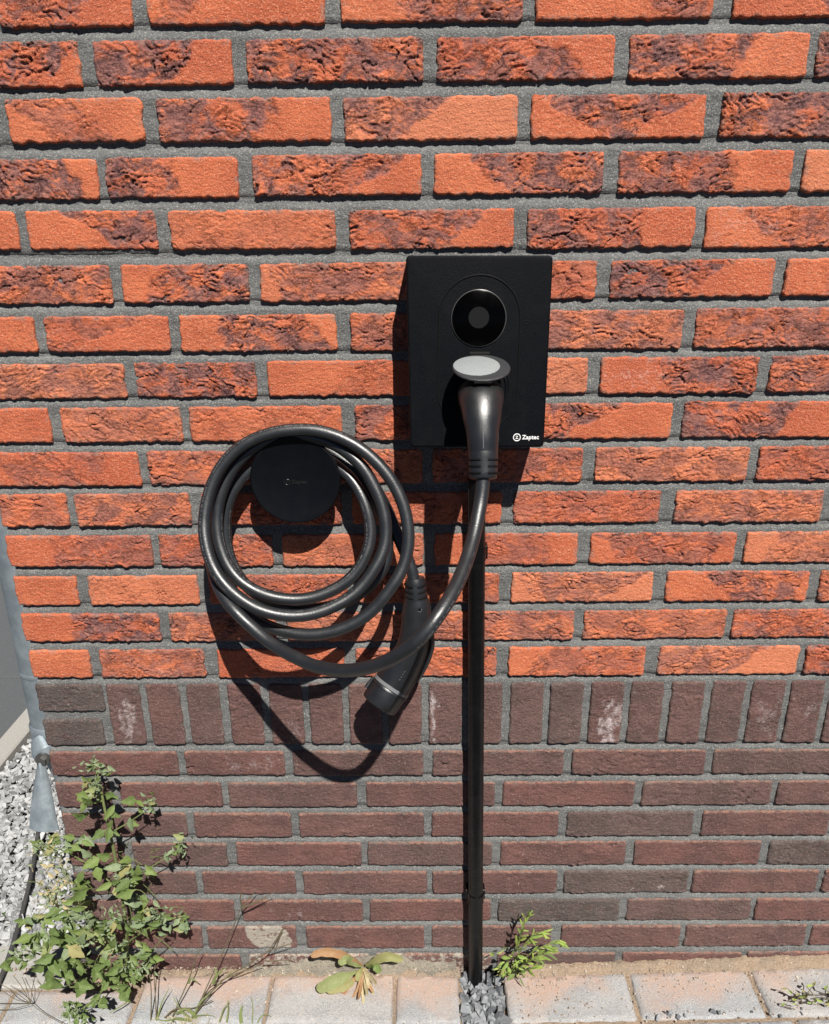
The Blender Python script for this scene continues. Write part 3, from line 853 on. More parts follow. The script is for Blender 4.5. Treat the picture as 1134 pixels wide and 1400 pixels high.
# ------------------------------------------------------------------ charging cable with its two connectors
CR = .0080
path = [  # px, py, metres off the wall
 (661, 640, .163), (660, 668, .170), (655, 700, .182), (645, 745, .210), (627, 795, .252), (600, 841, .290), (568, 879, .298), (525, 906, .278), (478, 917, .243), (435, 912, .208),
 (400, 897, .181), (371, 880, .158), (344, 857, .142), (321, 835, .132), (303, 811, .112), (291, 780, .086), (286, 745, .062), (286, 705, .045), (294, 665, .033), (313, 632, .025),
 (345, 610, .019), (385, 601, .015), (425, 605, .013), (460, 622, .014), (490, 650, .020), (515, 688, .032), (529, 728, .044), (528, 766, .054), (510, 797, .064), (478, 820, .072),
 (438, 832, .077), (397, 832, .076), (357, 817, .070), (328, 790, .060), (312, 755, .050), (308, 715, .043), (315, 680, .038), (335, 650, .032), (365, 628, .028), (400, 618, .026),
 (435, 623, .028), (463, 639, .034), (485, 661, .044), (501, 693, .056), (507, 728, .066), (501, 758, .076), (484, 786, .085), (457, 806, .092), (418, 819, .097), (376, 817, .099),
 (339, 802, .095), (314, 777, .086), (300, 742, .074), (297, 706, .063), (304, 670, .054), (323, 635, .047), (352, 610, .043), (388, 598, .041), (424, 597, .043), (460, 609, .049),
 (492, 634, .058), (513, 667, .067), (526, 704, .077), (527, 742, .088), (514, 775, .100), (489, 808, .112), (457, 829, .122), (420, 841, .129), (383, 841, .132), (347, 830, .131),
 (314, 806, .124), (292, 776, .112), (281, 740, .098), (280, 705, .084), (289, 665, .071), (308, 631, .062), (335, 607, .057), (365, 594, .055), (398, 588, .055), (436, 589, .056),
 (474, 602, .060), (507, 624, .066), (535, 656, .074), (553, 694, .084), (559, 735, .095), (553, 771, .106), (537, 801, .116), (507, 837, .124), (470, 859, .128), (425, 868, .126),
 (380, 861, .117), (344, 843, .104), (316, 815, .088), (300, 780, .072), (293, 740, .056), (294, 700, .041), (305, 662, .029), (328, 630, .018), (362, 609, .0125), (405, 604, .011),
 (445, 612, .0115), (480, 632, .014), (508, 660, .020), (528, 694, .030), (543, 730, .041), (556, 760, .050), (564, 782, .055), (567, 800, .056)]
cpts = [at(x, y, max(d, .0105)) for x, y, d in path]
cable = empty('charging_cable', (cpts[45].x, -.06, cpts[45].z), 'thick black cable coiled on the round holder, plugged into the charger, spare connector hanging', 'charging cable')
smoothp = catmull(cpts, 8)
for _ in range(4):
    smoothp = [smoothp[0]] + [(smoothp[i - 1] + smoothp[i] * 2 + smoothp[i + 1]) / 4 for i in range(1, len(smoothp) - 1)] + [smoothp[-1]]
MB().tube(smoothp, CR, 20).build('cable_sheath', M['rubber'], cable, angle=70)
# worn, unreadable print along the sheath
b = MB(); rp = random.Random(4)
for (i0, i1, ang) in ((295, 330, .75), (342, 380, .6), (395, 425, .8), (26, 48, -.75), (520, 545, .8), (560, 600, -.7), (600, 640, -.8), (180, 215, .8), (255, 285, .7), (430, 452, -.8)):
    for i in range(i0, min(i1, len(smoothp) - 2)):
        p = smoothp[i]; q = smoothp[i + 1]; t = (q - p)
        if t.length < 1e-5: continue
        ln = t.length; t.normalize()
        out = (CAM - p); out = (out - t * out.dot(t)).normalized(); side = t.cross(out).normalized()
        nn = (out * math.cos(ang) + side * math.sin(ang)).normalized(); s2 = nn.cross(t).normalized()
        for k in range(3):
            if rp.random() < .35: continue
            c = p + t * (ln * k / 3) + nn * (CR + .00006)
            w = rp.uniform(.0002, .0006); h = rp.uniform(.0004, .0011)
            b.add([c - t * w - s2 * h, c + t * w - s2 * h, c + t * w + s2 * h, c - t * w + s2 * h], [(0, 1, 2, 3)])
b.build('sheath_print', M['print_'], cable, smooth=False)['kind'] = 'stuff'


def loft(points, n=28, up=(0, -1, 0)):
    """points: (vector, rx, ry)"""
    P = [p[0] for p in points]
    Pn, rx, ry = [], [], []
    sub = 5
    cp = catmull(P, sub)
    for i in range(len(cp)):
        f = i / sub; k = min(int(f), len(points) - 2); t = f - k
        tt = t * t * (3 - 2 * t) * .5 + t * .5
        rx.append(points[k][1] * (1 - tt) + points[k + 1][1] * tt); ry.append(points[k][2] * (1 - tt) + points[k + 1][2] * tt)
    return MB().tube(cp, [1.0] * len(cp), n, ell=list(zip(ry, rx)), up=up)


# plug in the charger
pl_axis = [(face(657, 540, .002), .0275, .0220), (face(657, 540, .018), .0275, .0220), (at(657.5, 540, .106), .0275, .0220), (at(658, 546, .124), .0266, .0208), (at(659, 566, .139), .0230, .0190),
           (at(660, 592, .149), .0188, .0175), (at(661, 617, .154), .0170, .0165)]
MBp = loft(pl_axis, 32, up=(0, -.35, 1))
plug = MBp.build('plug', M['plug'], cable, angle=50)
bt = [(at(661, 616, .1545), .0166, .0158), (at(661, 622, .1558), .0168, .016), (at(661, 636, .1585), .0166, .016), (at(661, 646, .161), .0163, .0158), (at(661, 653, .1625), .0158, .015), (at(661, 655, .163), .0135, .013)]
boot = loft(bt, 28, up=(0, -1, 0)).build('strain_relief', M['plug'], plug, angle=50)
for k, (py, dd) in enumerate(((625, .1562), (634, .1580), (643, .1602))):
    for sg in (-1, 1):
        pts = []
        for j in range(7):
            a = math.radians(sg * (14 + j * 11))
            c = at(661, py, dd)
            pts.append(c + Vector((math.sin(a) * .0166, -math.cos(a) * .0160, -.0035 * (j / 6) ** 1.5 + .001)))
        MB().tube(pts, .0014, 8).build('slot', M['slot'], boot)
q = at(676, 601, .158)
MB().tube([q, q + Vector((.001, -.002, 0))], .0022, 12).build('screw_hole', M['slot'], plug)
seam = [at(659.5 + (k - 4) * .15, 548 + k * 8, 0) for k in range(9)]
pz = []
for k in range(9):
    py = 546 + k * 8.4
    f = np.interp(py, [543, 566, 592, 617], [.118 + .0215, .137 + .0190, .149 + .0172, .154 + .0165])
    pz.append(at(660 + (py - 546) * .02, py, float(f) + .0002))
pz = pz[2:]
MB().tube(pz, .00045, 6).build('mould_seam', M['ringm'], plug)

# loose connector
cx = [(at(567, 790, .056), .0125, .0125), (at(568, 797, .057), .0140, .014), (at(568.5, 808, .0585), .0150, .015), (at(569, 820, .060), .0158, .0155)]
boot2 = loft(cx, 24)
body = [(at(569, 819, .060), .0165, .0160), (at(570, 828, .061), .0190, .0170), (at(569, 842, .062), .0198, .0180), (at(568, 862, .063), .0205, .0190), (at(565, 884, .064), .0225, .0200),
        (at(556, 904, .065), .0245, .0215), (at(546, 922, .066), .0262, .0240), (at(536, 937, .067), .0272, .0262)]
conn = loft(body, 32).build('connector', M['plug'], cable, angle=50)
bo = boot2.build('strain_relief', M['plug'], conn, angle=50)
for k, (px, py, dd) in enumerate(((568, 798, .0575), (568.5, 806, .0585), (569, 814, .0595))):
    for sg in (-1, 1):
        pts = []
        for j in range(7):
            a = math.radians(sg * (12 + j * 12)); c = at(px, py, dd)
            pts.append(c + Vector((math.sin(a) * .0149, -math.cos(a) * .0149, .0006)))
        MB().tube(pts, .0012, 8).build('slot', M['slot'], bo)
a0 = at(536, 937, .067); a1 = at(519, 961, .074)
ax = (a1 - a0).normalized(); ax = (ax + Vector((0, -.10, 0))).normalized(); L0 = .040
MB().tube([a0 - ax * .0016, a0 - ax * .0010, a0 + ax * .0032, a0 + ax * .0038], [.0268, .0278, .0278, .0268], 40, up=(0, -1, 0)).build('metal_ring', M['ringm'], conn)
MB().tube([a0 + ax * .0036, a0 + ax * .0045, a0 + ax * .0075, a0 + ax * .008, a0 + ax * .031, a0 + ax * .033, a0 + ax * .0335], [.0272, .0280, .0280, .0270, .0268, .0260, .0245], 40, up=(0, -1, 0)).build('plug_head', M['plug'], conn, angle=50)
s = ax.cross(Vector((0, -1, 0))).normalized()
if s.x > 0: s = -s
b = MB()
for k_, (o1, o2, rr) in enumerate(((.000, .014, .0022), (.010, .018, .0030))):
    b.tube([a0 + s * .0290 + ax * (o1 + .004), a0 + s * .0295 + ax * (o2 + .004)], rr, 10)
b.build('latch', M['plug'], conn)
q = a0 + ax * .021 + Vector((0, -1, 0)) * .0268 - s * .004
b = MB(); b.tube([q - s * .003, q + s * .003], .0016, 8); b.tube([q - s * .003, q - s * .003 + ax * .004], .0012, 8); b.build('key_mark', M['slot'], conn)
# release lever running down the right side
lv = [(at(581, 838, .060), .0040, .006), (at(587, 858, .060), .0045, .007), (at(590, 880, .061), .0050, .008), (at(585, 900, .061), .0050, .008), (at(577, 917, .062), .0048, .0075), (at(570, 930, .062), .0035, .006)]
loft(lv, 14).build('release_lever', M['plug'], conn)
q = at(574, 834, .0775)
MB().tube([q + Vector((0, .004, 0)), q + Vector((0, -.0004, 0))], .0024, 14).build('screw_hole', M['slot'], conn)
MB().tube([q + Vector((.0027 * math.cos(t), -.0003, .0027 * math.sin(t))) for t in [k * .45 - 2.6 for k in range(8)]], .0004, 6).build('hole_rim', M['ringm'], conn)
for k in range(4):
    p0 = at(546 + k * 2.2, 930 - k * 3.6, .0955)
    MB().tube([p0, p0 + Vector((.0018, 0, .0012))], .00035, 5).build('moulded_mark', M['ringm'], conn)

# ------------------------------------------------------------------ conduit
c0 = at(650, 600, .020); c1 = at(651.5, 1340, .022)
t0 = Vector((.0757, -.018, .900)); t1 = Vector((.0905, -.022, -.030))
cond = empty('cable_conduit', (t1.x, t1.y, 0), 'straight black conduit running down the wall from the charger into the gravel', 'conduit')
N = 24
pts = [t0.lerp(t1, k / N) for k in range(N + 1)]
MB().tube(pts, [.0118] * (N + 1), 24, up=(0, -1, 0)).build('tube', M['conduit'], cond)
pts = [t0.lerp(t1, k / N) + Vector((-.0112, -.0035, 0)) for k in range(N + 1)]
MB().tube(pts, .0007, 6).build('moulded_edge', M['chrome' if False else 'plug'], cond)
for py in (757, 1226):
    z = at(650, py, .02).z; f = (t0.z - z) / (t0.z - t1.z); c = t0.lerp(t1, f)
    b = MB()
    prof = []
    for k in range(17):
        a = math.radians(-20 + k * 220 / 16)
        prof.append((c.x + math.cos(a) * .0132, c.y - math.sin(a) * .0132))
    ring0 = [(x, y, z - .009) for x, y in prof] + [(c.x + math.cos(math.radians(200 - k * 220 / 16)) * .0121, c.y - math.sin(math.radians(200 - k * 220 / 16)) * .0121, z - .009) for k in range(17)]
    ring1 = [(x, y, zz_ + .018) for x, y, zz_ in ring0]
    b.ring_prism([ring0, ring1])
    b.box((c.x - .0160, -.016, z - .010), (c.x - .0125, .004, z + .010), .001)
    b.box((c.x + .0125, -.016, z - .010), (c.x + .0155, .004, z + .010), .001)
    b.build('saddle_clip', M['conduit'], cond, angle=30)

# ------------------------------------------------------------------ downpipe round the corner
dp = empty('downpipe', (-.648, .15, 0), 'grey zinc downpipe standing behind the left wall corner', 'downpipe')
MB().tube([(-.648, .15, 1.75), (-.648, .15, .43), (-.648, .15, .395)], [.040, .040, .0395], 32, up=(0, -1, 0)).build('pipe', M['zinc'], dp)
pts = [(-.648, .15, z) for z in (.530, .527, .523, .520)]
MB().tube(pts, [.0402, .0413, .0413, .0402], 32, cap=False, up=(0, -1, 0)).build('joint_collar', M['zinc'], dp)
pts = [(-.648, .15, z) for z in (.425, .420, .408, .401, .396, .391)]
MB().tube(pts, [.0405, .0432, .0432, .0418, .0436, .0415], 32, cap=False, up=(0, -1, 0)).build('lower_collar', M['zinc'], dp)
MB().tube([(-.636, .13, .40), (-.634, .13, .36), (-.630, .13, .32), (-.630, .13, -.01)], [.036, .032, .026, .026], 24, up=(0, -1, 0)).build('lower_pipe', M['zinc'], dp)
# hammered-flat zinc strap screwed to the pipe
cols, rows_ = 7, 12
def edge_at(t):
    l = at(52 - 12 * t - 2 * math.sin(t * 3.1), 1041 + 92 * t, -.085 + .035 * t)
    r = at(60 + 20 * t ** .85, 1040 + 95 * t, -.085 + .030 * t)
    return l, r
V_, F_ = [], []
for i in range(rows_ + 1):
    l, r = edge_at(i / rows_)
    for j in range(cols + 1):
        u = j / cols
        p = l.lerp(r, u); p.y -= .007 * math.sin(math.pi * u) + .0012 * float(pn(u * 3 + 5, i * .35)); V_.append(tuple(p))
n1 = len(V_)
V_ += [(x, y + .0016, z) for x, y, z in V_]
for i in range(rows_):
    for j in range(cols):
        a = i * (cols + 1) + j; q = (a, a + cols + 1, a + cols + 2, a + 1)
        F_.append(q); F_.append(tuple(n1 + k for k in reversed(q)))
bd = [j for j in range(cols + 1)] + [i * (cols + 1) + cols for i in range(1, rows_ + 1)] + [rows_ * (cols + 1) + j for j in range(cols - 1, -1, -1)] + [i * (cols + 1) for i in range(rows_ - 1, 0, -1)]
for k in range(len(bd)):
    a, e = bd[k], bd[(k + 1) % len(bd)]; F_.append((a, e, n1 + e, n1 + a))
b = MB(); b.add(V_, F_); b.build('flattened_strap', M['zinc'], dp, angle=60)
q = at(58, 1040, -.085)
b = MB(); b.tube([q + Vector((0, .012, 0)), q + Vector((0, -.006, 0))], .0085, 6); b.tube([q + Vector((0, .012, .002)), q + Vector((0, -.001, .002))], .012, 20); b.build('screw', M['chrome'], dp, angle=30)
b = MB(); b.tube([at(50, 1010, -.11), at(55, 1026, -.095), at(60, 1040, -.092)], [.010, .014, .012], 12, ell=[(.5, 1.3)] * 3, up=(0, -1, 0)); b.build('strap_shoulder', M['zinc'], dp)

# ------------------------------------------------------------------ ground
def lift(x): return max(0.0, .030 * (x - .12))            # paving rises a little to the right


g = MB(); g.box((-20, -20, -.30), (20, 20, -.035)); tag(g.build('ground', M['dark_ground'], smooth=False), kind='structure')  # unseen beyond the paving, darkened to weaken bounce onto the wall
pave = empty('pavement', (0, -.3, 0), kind='structure')
pave['label'] = 'grey concrete paving along the foot of the wall'
pr = random.Random(3)


def make_paver(x0, x1, y0, y1, zt, seed):
    n = 10 if y1 > -.12 else 4; m_ = 6 if y1 > -.12 else 3
    w, h = x1 - x0, y1 - y0
    nx = max(6, int(w / .010)) if y1 > -.12 else 6; ny = max(4, int(h / .010)) if y1 > -.12 else 4
    ux = np.concatenate([[0, .0035 / w], np.linspace(.012 / w, 1 - .012 / w, nx), [1 - .0035 / w, 1]])
    uy = np.concatenate([[0, .0035 / h], np.linspace(.012 / h, 1 - .012 / h, ny), [1 - .0035 / h, 1]])
    U, V = np.meshgrid(ux, uy)
    X = (U - .5) * w; Y = (V - .5) * h
    rs = np.random.default_rng(seed)
    e = (U <= 0) | (U >= 1) | (V <= 0) | (V >= 1)
    wob = .0012 * fbm(X * 60 + seed, Y * 60, 5, 3)
    X = X + wob * e; Y = Y + .0012 * fbm(X * 60, Y * 60 + seed, 8, 3) * e
    Z = rs.uniform(-.001, .0012) + .0005 * fbm(X * 30 + seed, Y * 30, 9, 3) - e * .0040 + .03 * (1 if x0 > .1 else 0) * X + rs.uniform(-.006, .006) * X + rs.uniform(-.006, .006) * Y
    v = np.stack([X, Y, Z], -1).reshape(-1, 3); W_ = len(ux); Hn = len(uy)
    idx = np.arange(W_ * Hn).reshape(Hn, W_)
    f = np.stack([idx[:-1, :-1], idx[:-1, 1:], idx[1:, 1:], idx[1:, :-1]], -1).reshape(-1, 4)
    loop = np.concatenate([idx[0, :], idx[1:, -1], idx[-1, -2::-1], idx[-2:0:-1, 0]])
    lo = v[loop].copy(); lo[:, 2] = -.05; base = len(v); nL = len(loop); j = np.arange(nL)
    s1 = np.stack([loop[(j + 1) % nL], loop[j], base + j, base + (j + 1) % nL], -1)
    me = new_mesh('paver', np.concatenate([v, lo]), np.concatenate([f, s1]), M['paver'], True)
    me.set_sharp_from_angle(angle=math.radians(50))
    return link('paver', me, pave, ((x0 + x1) / 2, (y0 + y1) / 2, zt))


# the row against the wall, stone by stone; a gap holds gravel round the conduit
row1 = [(-.486, -.268), (-.262, -.052), (-.047, .060), (.1395, .3500), (.3575, .5600), (.5675, .774), (.781, .987)]
for i, (a, b_) in enumerate(row1):
    make_paver(a, b_, -.1030, -.0125 if a > -.1 else -.0115, lift((a + b_) / 2), 50 + i)
for (a, b_) in ((-.703, -.492), (-.915, -.709), (-1.127, -.921)):
    make_paver(a, b_, -.1030, -.0400, 0, 70 + int(a * 10))
for r in range(1, 3):
    y1 = -.1085 - (r - 1) * .1075
    x = -1.2 + (.105 if r % 2 else 0)
    k = 0
    while x < 1.0:
        a, b_ = x, x + .2065
        make_paver(a, b_, y1 - .1020, y1, lift((a + b_) / 2), 100 + r * 20 + k); k += 1
        x += .2125
# joint sand between the pavers
xs = np.linspace(-1.25, 1.25, 220); ys = np.linspace(-.325, .02, 40)
X, Y = np.meshgrid(xs, ys)
Z = -.0042 + np.maximum(0, .03 * (X - .12)) + .0016 * fbm(X * 40, Y * 40, 3, 4)
inpocket = (X > .064) & (X < .136) & (Y > -.11)
Z = np.where(inpocket, -.030, Z)
idx = np.arange(X.size).reshape(X.shape)
mf = np.stack([idx[:-1, :-1], idx[:-1, 1:], idx[1:, 1:], idx[1:, :-1]], -1).reshape(-1, 4)
o = link('joint_sand', new_mesh('joint_sand', np.stack([X, Y, Z], -1).reshape(-1, 3), mf, M['sand']), pave); o['kind'] = 'stuff'
b = MB(); b.box((-1.25, -.390, -.2), (1.25, -.327, .0)); b.build('edge_strip', M['dark_ground'], pave, smooth=False)  # out-of-view strip, darkened likewise against bounce


# sand and mortar crumbs banked against the wall
def bank(name, x0, x1, mat, prof, seed, hfun):
    xs = np.arange(x0, x1, .0030); n = len(prof)
    P = np.array(prof)          # (y, fraction of height)
    X = np.repeat(xs[None, :], n, 0); Y = np.repeat(P[:, 0][:, None], len(xs), 1)
    Hh = np.array([hfun(x) for x in xs])
    base = np.array([lift(x) for x in xs]) - .0045
    Z = base[None, :] + P[:, 1][:, None] * (Hh[None, :] - base[None, :])
    nz = .0040 * fbm(X * 45, Y * 90 + seed, 3, 5) + .0034 * np.abs(pn(X * 190, Y * 200, 8 + seed))
    Z = Z + nz * (P[:, 1][:, None] > .01) * .9
    Y = Y + .0060 * fbm(X * 26, X * 0 + seed, 21, 4) * (P[:, 1][:, None] < .3)
    idx = np.arange(X.size).reshape(X.shape)
    mf = np.stack([idx[:-1, :-1], idx[:-1, 1:], idx[1:, 1:], idx[1:, :-1]], -1).reshape(-1, 4)
    o = link(name, new_mesh(name, np.stack([X, Y, Z], -1).reshape(-1, 3), mf, mat))
    return o


def hs(x):
    pts = [(-.6, -.004), (-.3, -.002), (.06, .002), (.14, .004), (.25, .009), (.45, .017), (.6, .024), (1.2, .042)]
    return float(np.interp(x, [p[0] for p in pts], [p[1] for p in pts])) + .003
prof = [(-.024, -.1), (-.019, .0), (-.015, .35), (-.011, .62), (-.007, .82), (-.003, .95), (.001, 1.0), (.006, 1.0)]
o = bank('sand', .133, 1.24, M['sand'], prof, 1, hs); tag(o, 'ochre sand banked between the wall and the paving right of the conduit', None, None, 'stuff')
o = bank('sand', -.594, .066, M['sand'], prof, 4, lambda x: hs(x) - .001); tag(o, 'ochre sand along the foot of the wall left of the conduit', None, None, 'stuff')
prof2 = [(-.012, -.05), (-.009, .25), (-.0065, .6), (-.0045, .82), (-.002, .95), (.003, 1.0)]
o = bank('mortar_spill', -.30, .060, M['rubble'], prof2, 7, lambda x: .006 + .020 * float(sstep(-.30, -.18, x)) * float(1 - .35 * sstep(-.1, .06, x)) + .009 * float(fbm(x * 38, 2.2, 3, 4)))
tag(o, 'pale crumbly mortar spill along the lowest course left of the conduit', None, None, 'stuff')


def stones(name, mat, n, place, smin, smax, seed, parent=None):
    """angular crushed stone, all in one mesh"""
    cube = np.array([(-1, -1, -1), (1, -1, -1), (1, 1, -1), (-1, 1, -1), (-1, -1, 1), (1, -1, 1), (1, 1, 1), (-1, 1, 1), (0, 0, 1.35), (0, 0, -1.3)]) * .72
    icf = np.array([(0, 1, 5), (0, 5, 4), (1, 2, 6), (1, 6, 5), (2, 3, 7), (2, 7, 6), (3, 0, 4), (3, 4, 7), (4, 5, 8), (5, 6, 8), (6, 7, 8), (7, 4, 8), (1, 0, 9), (2, 1, 9), (3, 2, 9), (0, 3, 9)])
    r = np.random.default_rng(seed)
    V_, F_, T_ = [], [], []
    for i in range(n):
        p = place(r)
        s = r.uniform(smin, smax) * .5
        v = (cube * r.uniform(.62, 1.15, (10, 1)) + r.uniform(-.25, .25, (10, 3))) * (s * np.array([r.uniform(.9, 1.5), r.uniform(.7, 1.05), r.uniform(.4, .8)]))
        q = r.normal(size=4); q /= np.linalg.norm(q); w, x, y, z = q
        Rm = np.array([[1 - 2 * (y * y + z * z), 2 * (x * y - z * w), 2 * (x * z + y * w)], [2 * (x * y + z * w), 1 - 2 * (x * x + z * z), 2 * (y * z - x * w)], [2 * (x * z - y * w), 2 * (y * z + x * w), 1 - 2 * (x * x + y * y)]])
        v = v @ Rm.T + np.array(p)
        F_.append(icf + 10 * i); V_.append(v); T_.append(np.full(10, r.uniform(0, 1)))
    me = new_mesh(name, np.concatenate(V_), np.concatenate(F_), mat, False, dict(tone=np.concatenate(T_)))
    o = link(name, me, parent); o['kind'] = 'stuff'
    return o


def pk(r):
    y = r.uniform(-.135, -.004)
    return (r.uniform(.066, .134), y, r.uniform(-.026, -.003) + .002)
def pk2(r): return (r.uniform(.070, .130), r.uniform(-.125, -.008), r.uniform(-.006, .004))
tag(stones('gravel', M['gravel_dark'], 170, pk, .012, .023, 3), 'blue-grey gravel filling the gap in the paving under the conduit')
tag(stones('gravel', M['gravel_dark'], 36, pk2, .012, .020, 9), 'loose blue-grey stones lying on top around the conduit foot')


def bed(r): return (r.uniform(-1.035, -.592), .055 + 1.55 * r.uniform(0, 1) ** 1.25, r.uniform(-.018, .000))
def bed2(r): return (r.uniform(-1.03, -.60), .06 + 1.3 * r.uniform(0, 1) ** 1.25, r.uniform(-.006, .010))
tag(stones('gravel_bed', M['gravel_pale'], 7500, bed, .011, .021, 21), 'pale crushed stone bed beside the left wall corner')
tag(stones('gravel_bed', M['gravel_pale'], 2600, bed2, .010, .023, 22), 'loose upper layer of the pale crushed stone bed')

for i, (a, b_) in enumerate(((-1.10, -.620), (-1.62, -1.112))):
    b = MB(); b.box((a, -.0365, -.12), (b_, .052, .0035), .004)
    o = b.build('edging_block', M['kerb'], smooth=False); tag(o, ['pale concrete edging block behind the goosefoot weed', 'pale concrete edging block further left outside the weed'][i], 'edging block')
ky = -.035
k = 0
kerb = empty('kerb', (-1.07, .5, 0), kind='structure')
while ky < 3.2:
    b = MB(); b.box((-1.104, max(ky, .056), -.12), (-1.044, ky + .992, .012), .004); b.build('kerb_stone', M['kerb'], kerb, smooth=False)
    ky += 1.0
ter = empty('terrace', (-1.9, 1, 0), kind='structure')
for i in range(4):
    for j in range(6):
        x1 = -1.108 - i * .60; y0 = -.437 + j * .7333
        b = MB(); b.box((x1 - .595, y0 + .002, -.05), (x1, y0 + .7283, .0040), .0015); b.build('slab', M['slab'], ter, smooth=False)
b = MB(); b.box((-3.6, -.45, -.06), (-1.106, 4.0, -.003)); b.build('grout', M['kerb'], ter, smooth=False)

# old dark hose lying on the gravel
pp = [on_ground(54, 1120, .02), on_ground(49, 1160, .016), on_ground(42, 1200, .018), on_ground(31, 1245, .017), on_ground(18, 1290, .018), on_ground(4, 1330, .015), on_ground(-12, 1368, .008)]
o = MB().tube(catmull(pp, 6), .0042, 10).build('garden_hose', M['stick']); tag(o, 'thin dark hose lying across the pale stones below the zinc pipe', 'hose')

# ------------------------------------------------------------------ plants
lr = random.Random(12)


def leaf_mesh(kind):
    """one leaf along +Y, lying in XY, tip at y=1"""
    if kind == 'goose':
        st = [(0, .02), (.14, .035), (.24, .13), (.36, .235), (.46, .255), (.56, .225), (.70, .165), (.85, .085), (1.0, 0)]
    elif kind == 'goose_narrow':
        st = [(0, .02), (.15, .12), (.35, .20), (.5, .19), (.7, .13), (.86, .07), (1, 0)]
    elif kind == 'lance':
        st = [(0, .02), (.2, .06), (.5, .085), (.8, .05), (1, 0)]
    elif kind == 'oval':
        st = [(0, .035), (.12, .05), (.25, .13), (.42, .21), (.6, .24), (.78, .19), (.92, .09), (1, 0)]
    V, F = [], []
    for i, (t, w) in enumerate(st):
        droop = -.16 * t * t
        tooth = 1 + (.13 if i % 2 else -.09) * (kind == 'goose') + .04 * (i % 2)
        for s in (-1, -.5, 0, .5, 1):
            V.append((s * w * tooth, t, droop + abs(s) * w * .42 - .012 * (abs(s) == .5) + .02 * math.sin(9 * t + s * 3)))
    for i in range(len(st) - 1):
        for j in range(4):
            a = i * 5 + j; F.append((a, a + 1, a + 6, a + 5))
    return V, F


LEAF = {}
for kind in ('goose', 'goose_narrow', 'lance', 'oval'):
    for mn in ('lime_dull', 'leaf', 'leaf_pale', 'leaf_yellow', 'lime', 'rust_leaf', 'straw'):
        V, F = leaf_mesh(kind)
        LEAF[kind, mn] = new_mesh('leaf', V, F, M[mn], True)


def leaf(parent, p, direction, size, kind='goose', mat='leaf', face_=None, name='leaf', width=1.0):
    d = Vector(direction).normalized()
    n = Vector(face_) if face_ else Vector((lr.uniform(-.5, .6), -.75 + lr.uniform(-.3, .3), .55 + lr.uniform(-.5, .4)))
    n = (n - d * n.dot(d))
    if n.length < .1: n = Vector((0, -1, .3)) - d * Vector((0, -1, .3)).dot(d)
    n.normalize(); x = d.cross(n)
    mt = Matrix((x * size * width, d * size, n * size)).transposed().to_4x4()
    o = bpy.data.objects.new(name, LEAF[kind, mat]); C.objects.link(o)
    o.parent = parent
    mt.translation = Vector(p) - world_loc(parent)
    o.matrix_basis = mt
    return o


def leaf_into(b, p, direction, size, kind='goose'):
    d = Vector(direction).normalized(); n = Vector((lr.uniform(-.5, .5), -.8, lr.uniform(0, .8))); n = n - d * n.dot(d); n.normalize(); x = d.cross(n)
    V, F = leaf_mesh(kind)
    b.add([Vector(p) + x * v[0] * size + d * v[1] * size + n * v[2] * size for v in V], F)


PXM = .00098
weed_base = at(168, 1338, .022)
weed = empty('goosefoot_weed', (weed_base.x, weed_base.y, 0), 'tall bushy grey-green weed growing at the left corner of the wall', 'weed')
stems = [
 ([(168, 1345, .020), (174, 1290, .030), (166, 1220, .045), (155, 1160, .055), (144, 1110, .055), (136, 1070, .05), (128, 1042, .045)], .0032),
 ([(165, 1215, .045), (190, 1196, .045), (222, 1176, .042), (247, 1160, .040)], .0013),
 ([(149, 1140, .055), (175, 1125, .050), (205, 1105, .046)], .0012),
 ([(173, 1290, .030), (205, 1268, .055), (235, 1256, .06), (256, 1252, .055)], .0018),
 ([(172, 1300, .030), (140, 1280, .070), (95, 1262, .085), (45, 1250, .09)], .0020),
 ([(170, 1325, .022), (130, 1322, .075), (80, 1312, .10), (30, 1298, .10)], .0020),
 ([(165, 1222, .045), (135, 1192, .03), (100, 1170, .01), (66, 1155, -.01)], .0014),
 ([(172, 1300, .030), (130, 1262, .03), (104, 1230, .01), (92, 1200, -.01)], .0014),
 ([(169, 1330, .022), (130, 1348, .09), (95, 1350, .12), (64, 1352, .12)], .0018),
 ([(170, 1338, .022), (178, 1365, .08), (150, 1385, .11)], .0016),
 ([(172, 1290, .030), (180, 1255, .06), (172, 1225, .075)], .0014),
 ([(172, 1310, .03), (205, 1300, .07), (228, 1278, .08)], .0014),
 ([(172, 1320, .03), (195, 1325, .08), (206, 1310, .09)], .0014),
 ([(165, 1330, .03), (130, 1365, .11), (100, 1388, .13)], .0014),
]
for P_, r in stems:
    c = catmull([at(*p) for p in P_], 6)
    MB().tube(c, [r * (1 - .55 * i / (len(c) - 1)) for i in range(len(c))], 8).build('stem', M['stem'], weed)
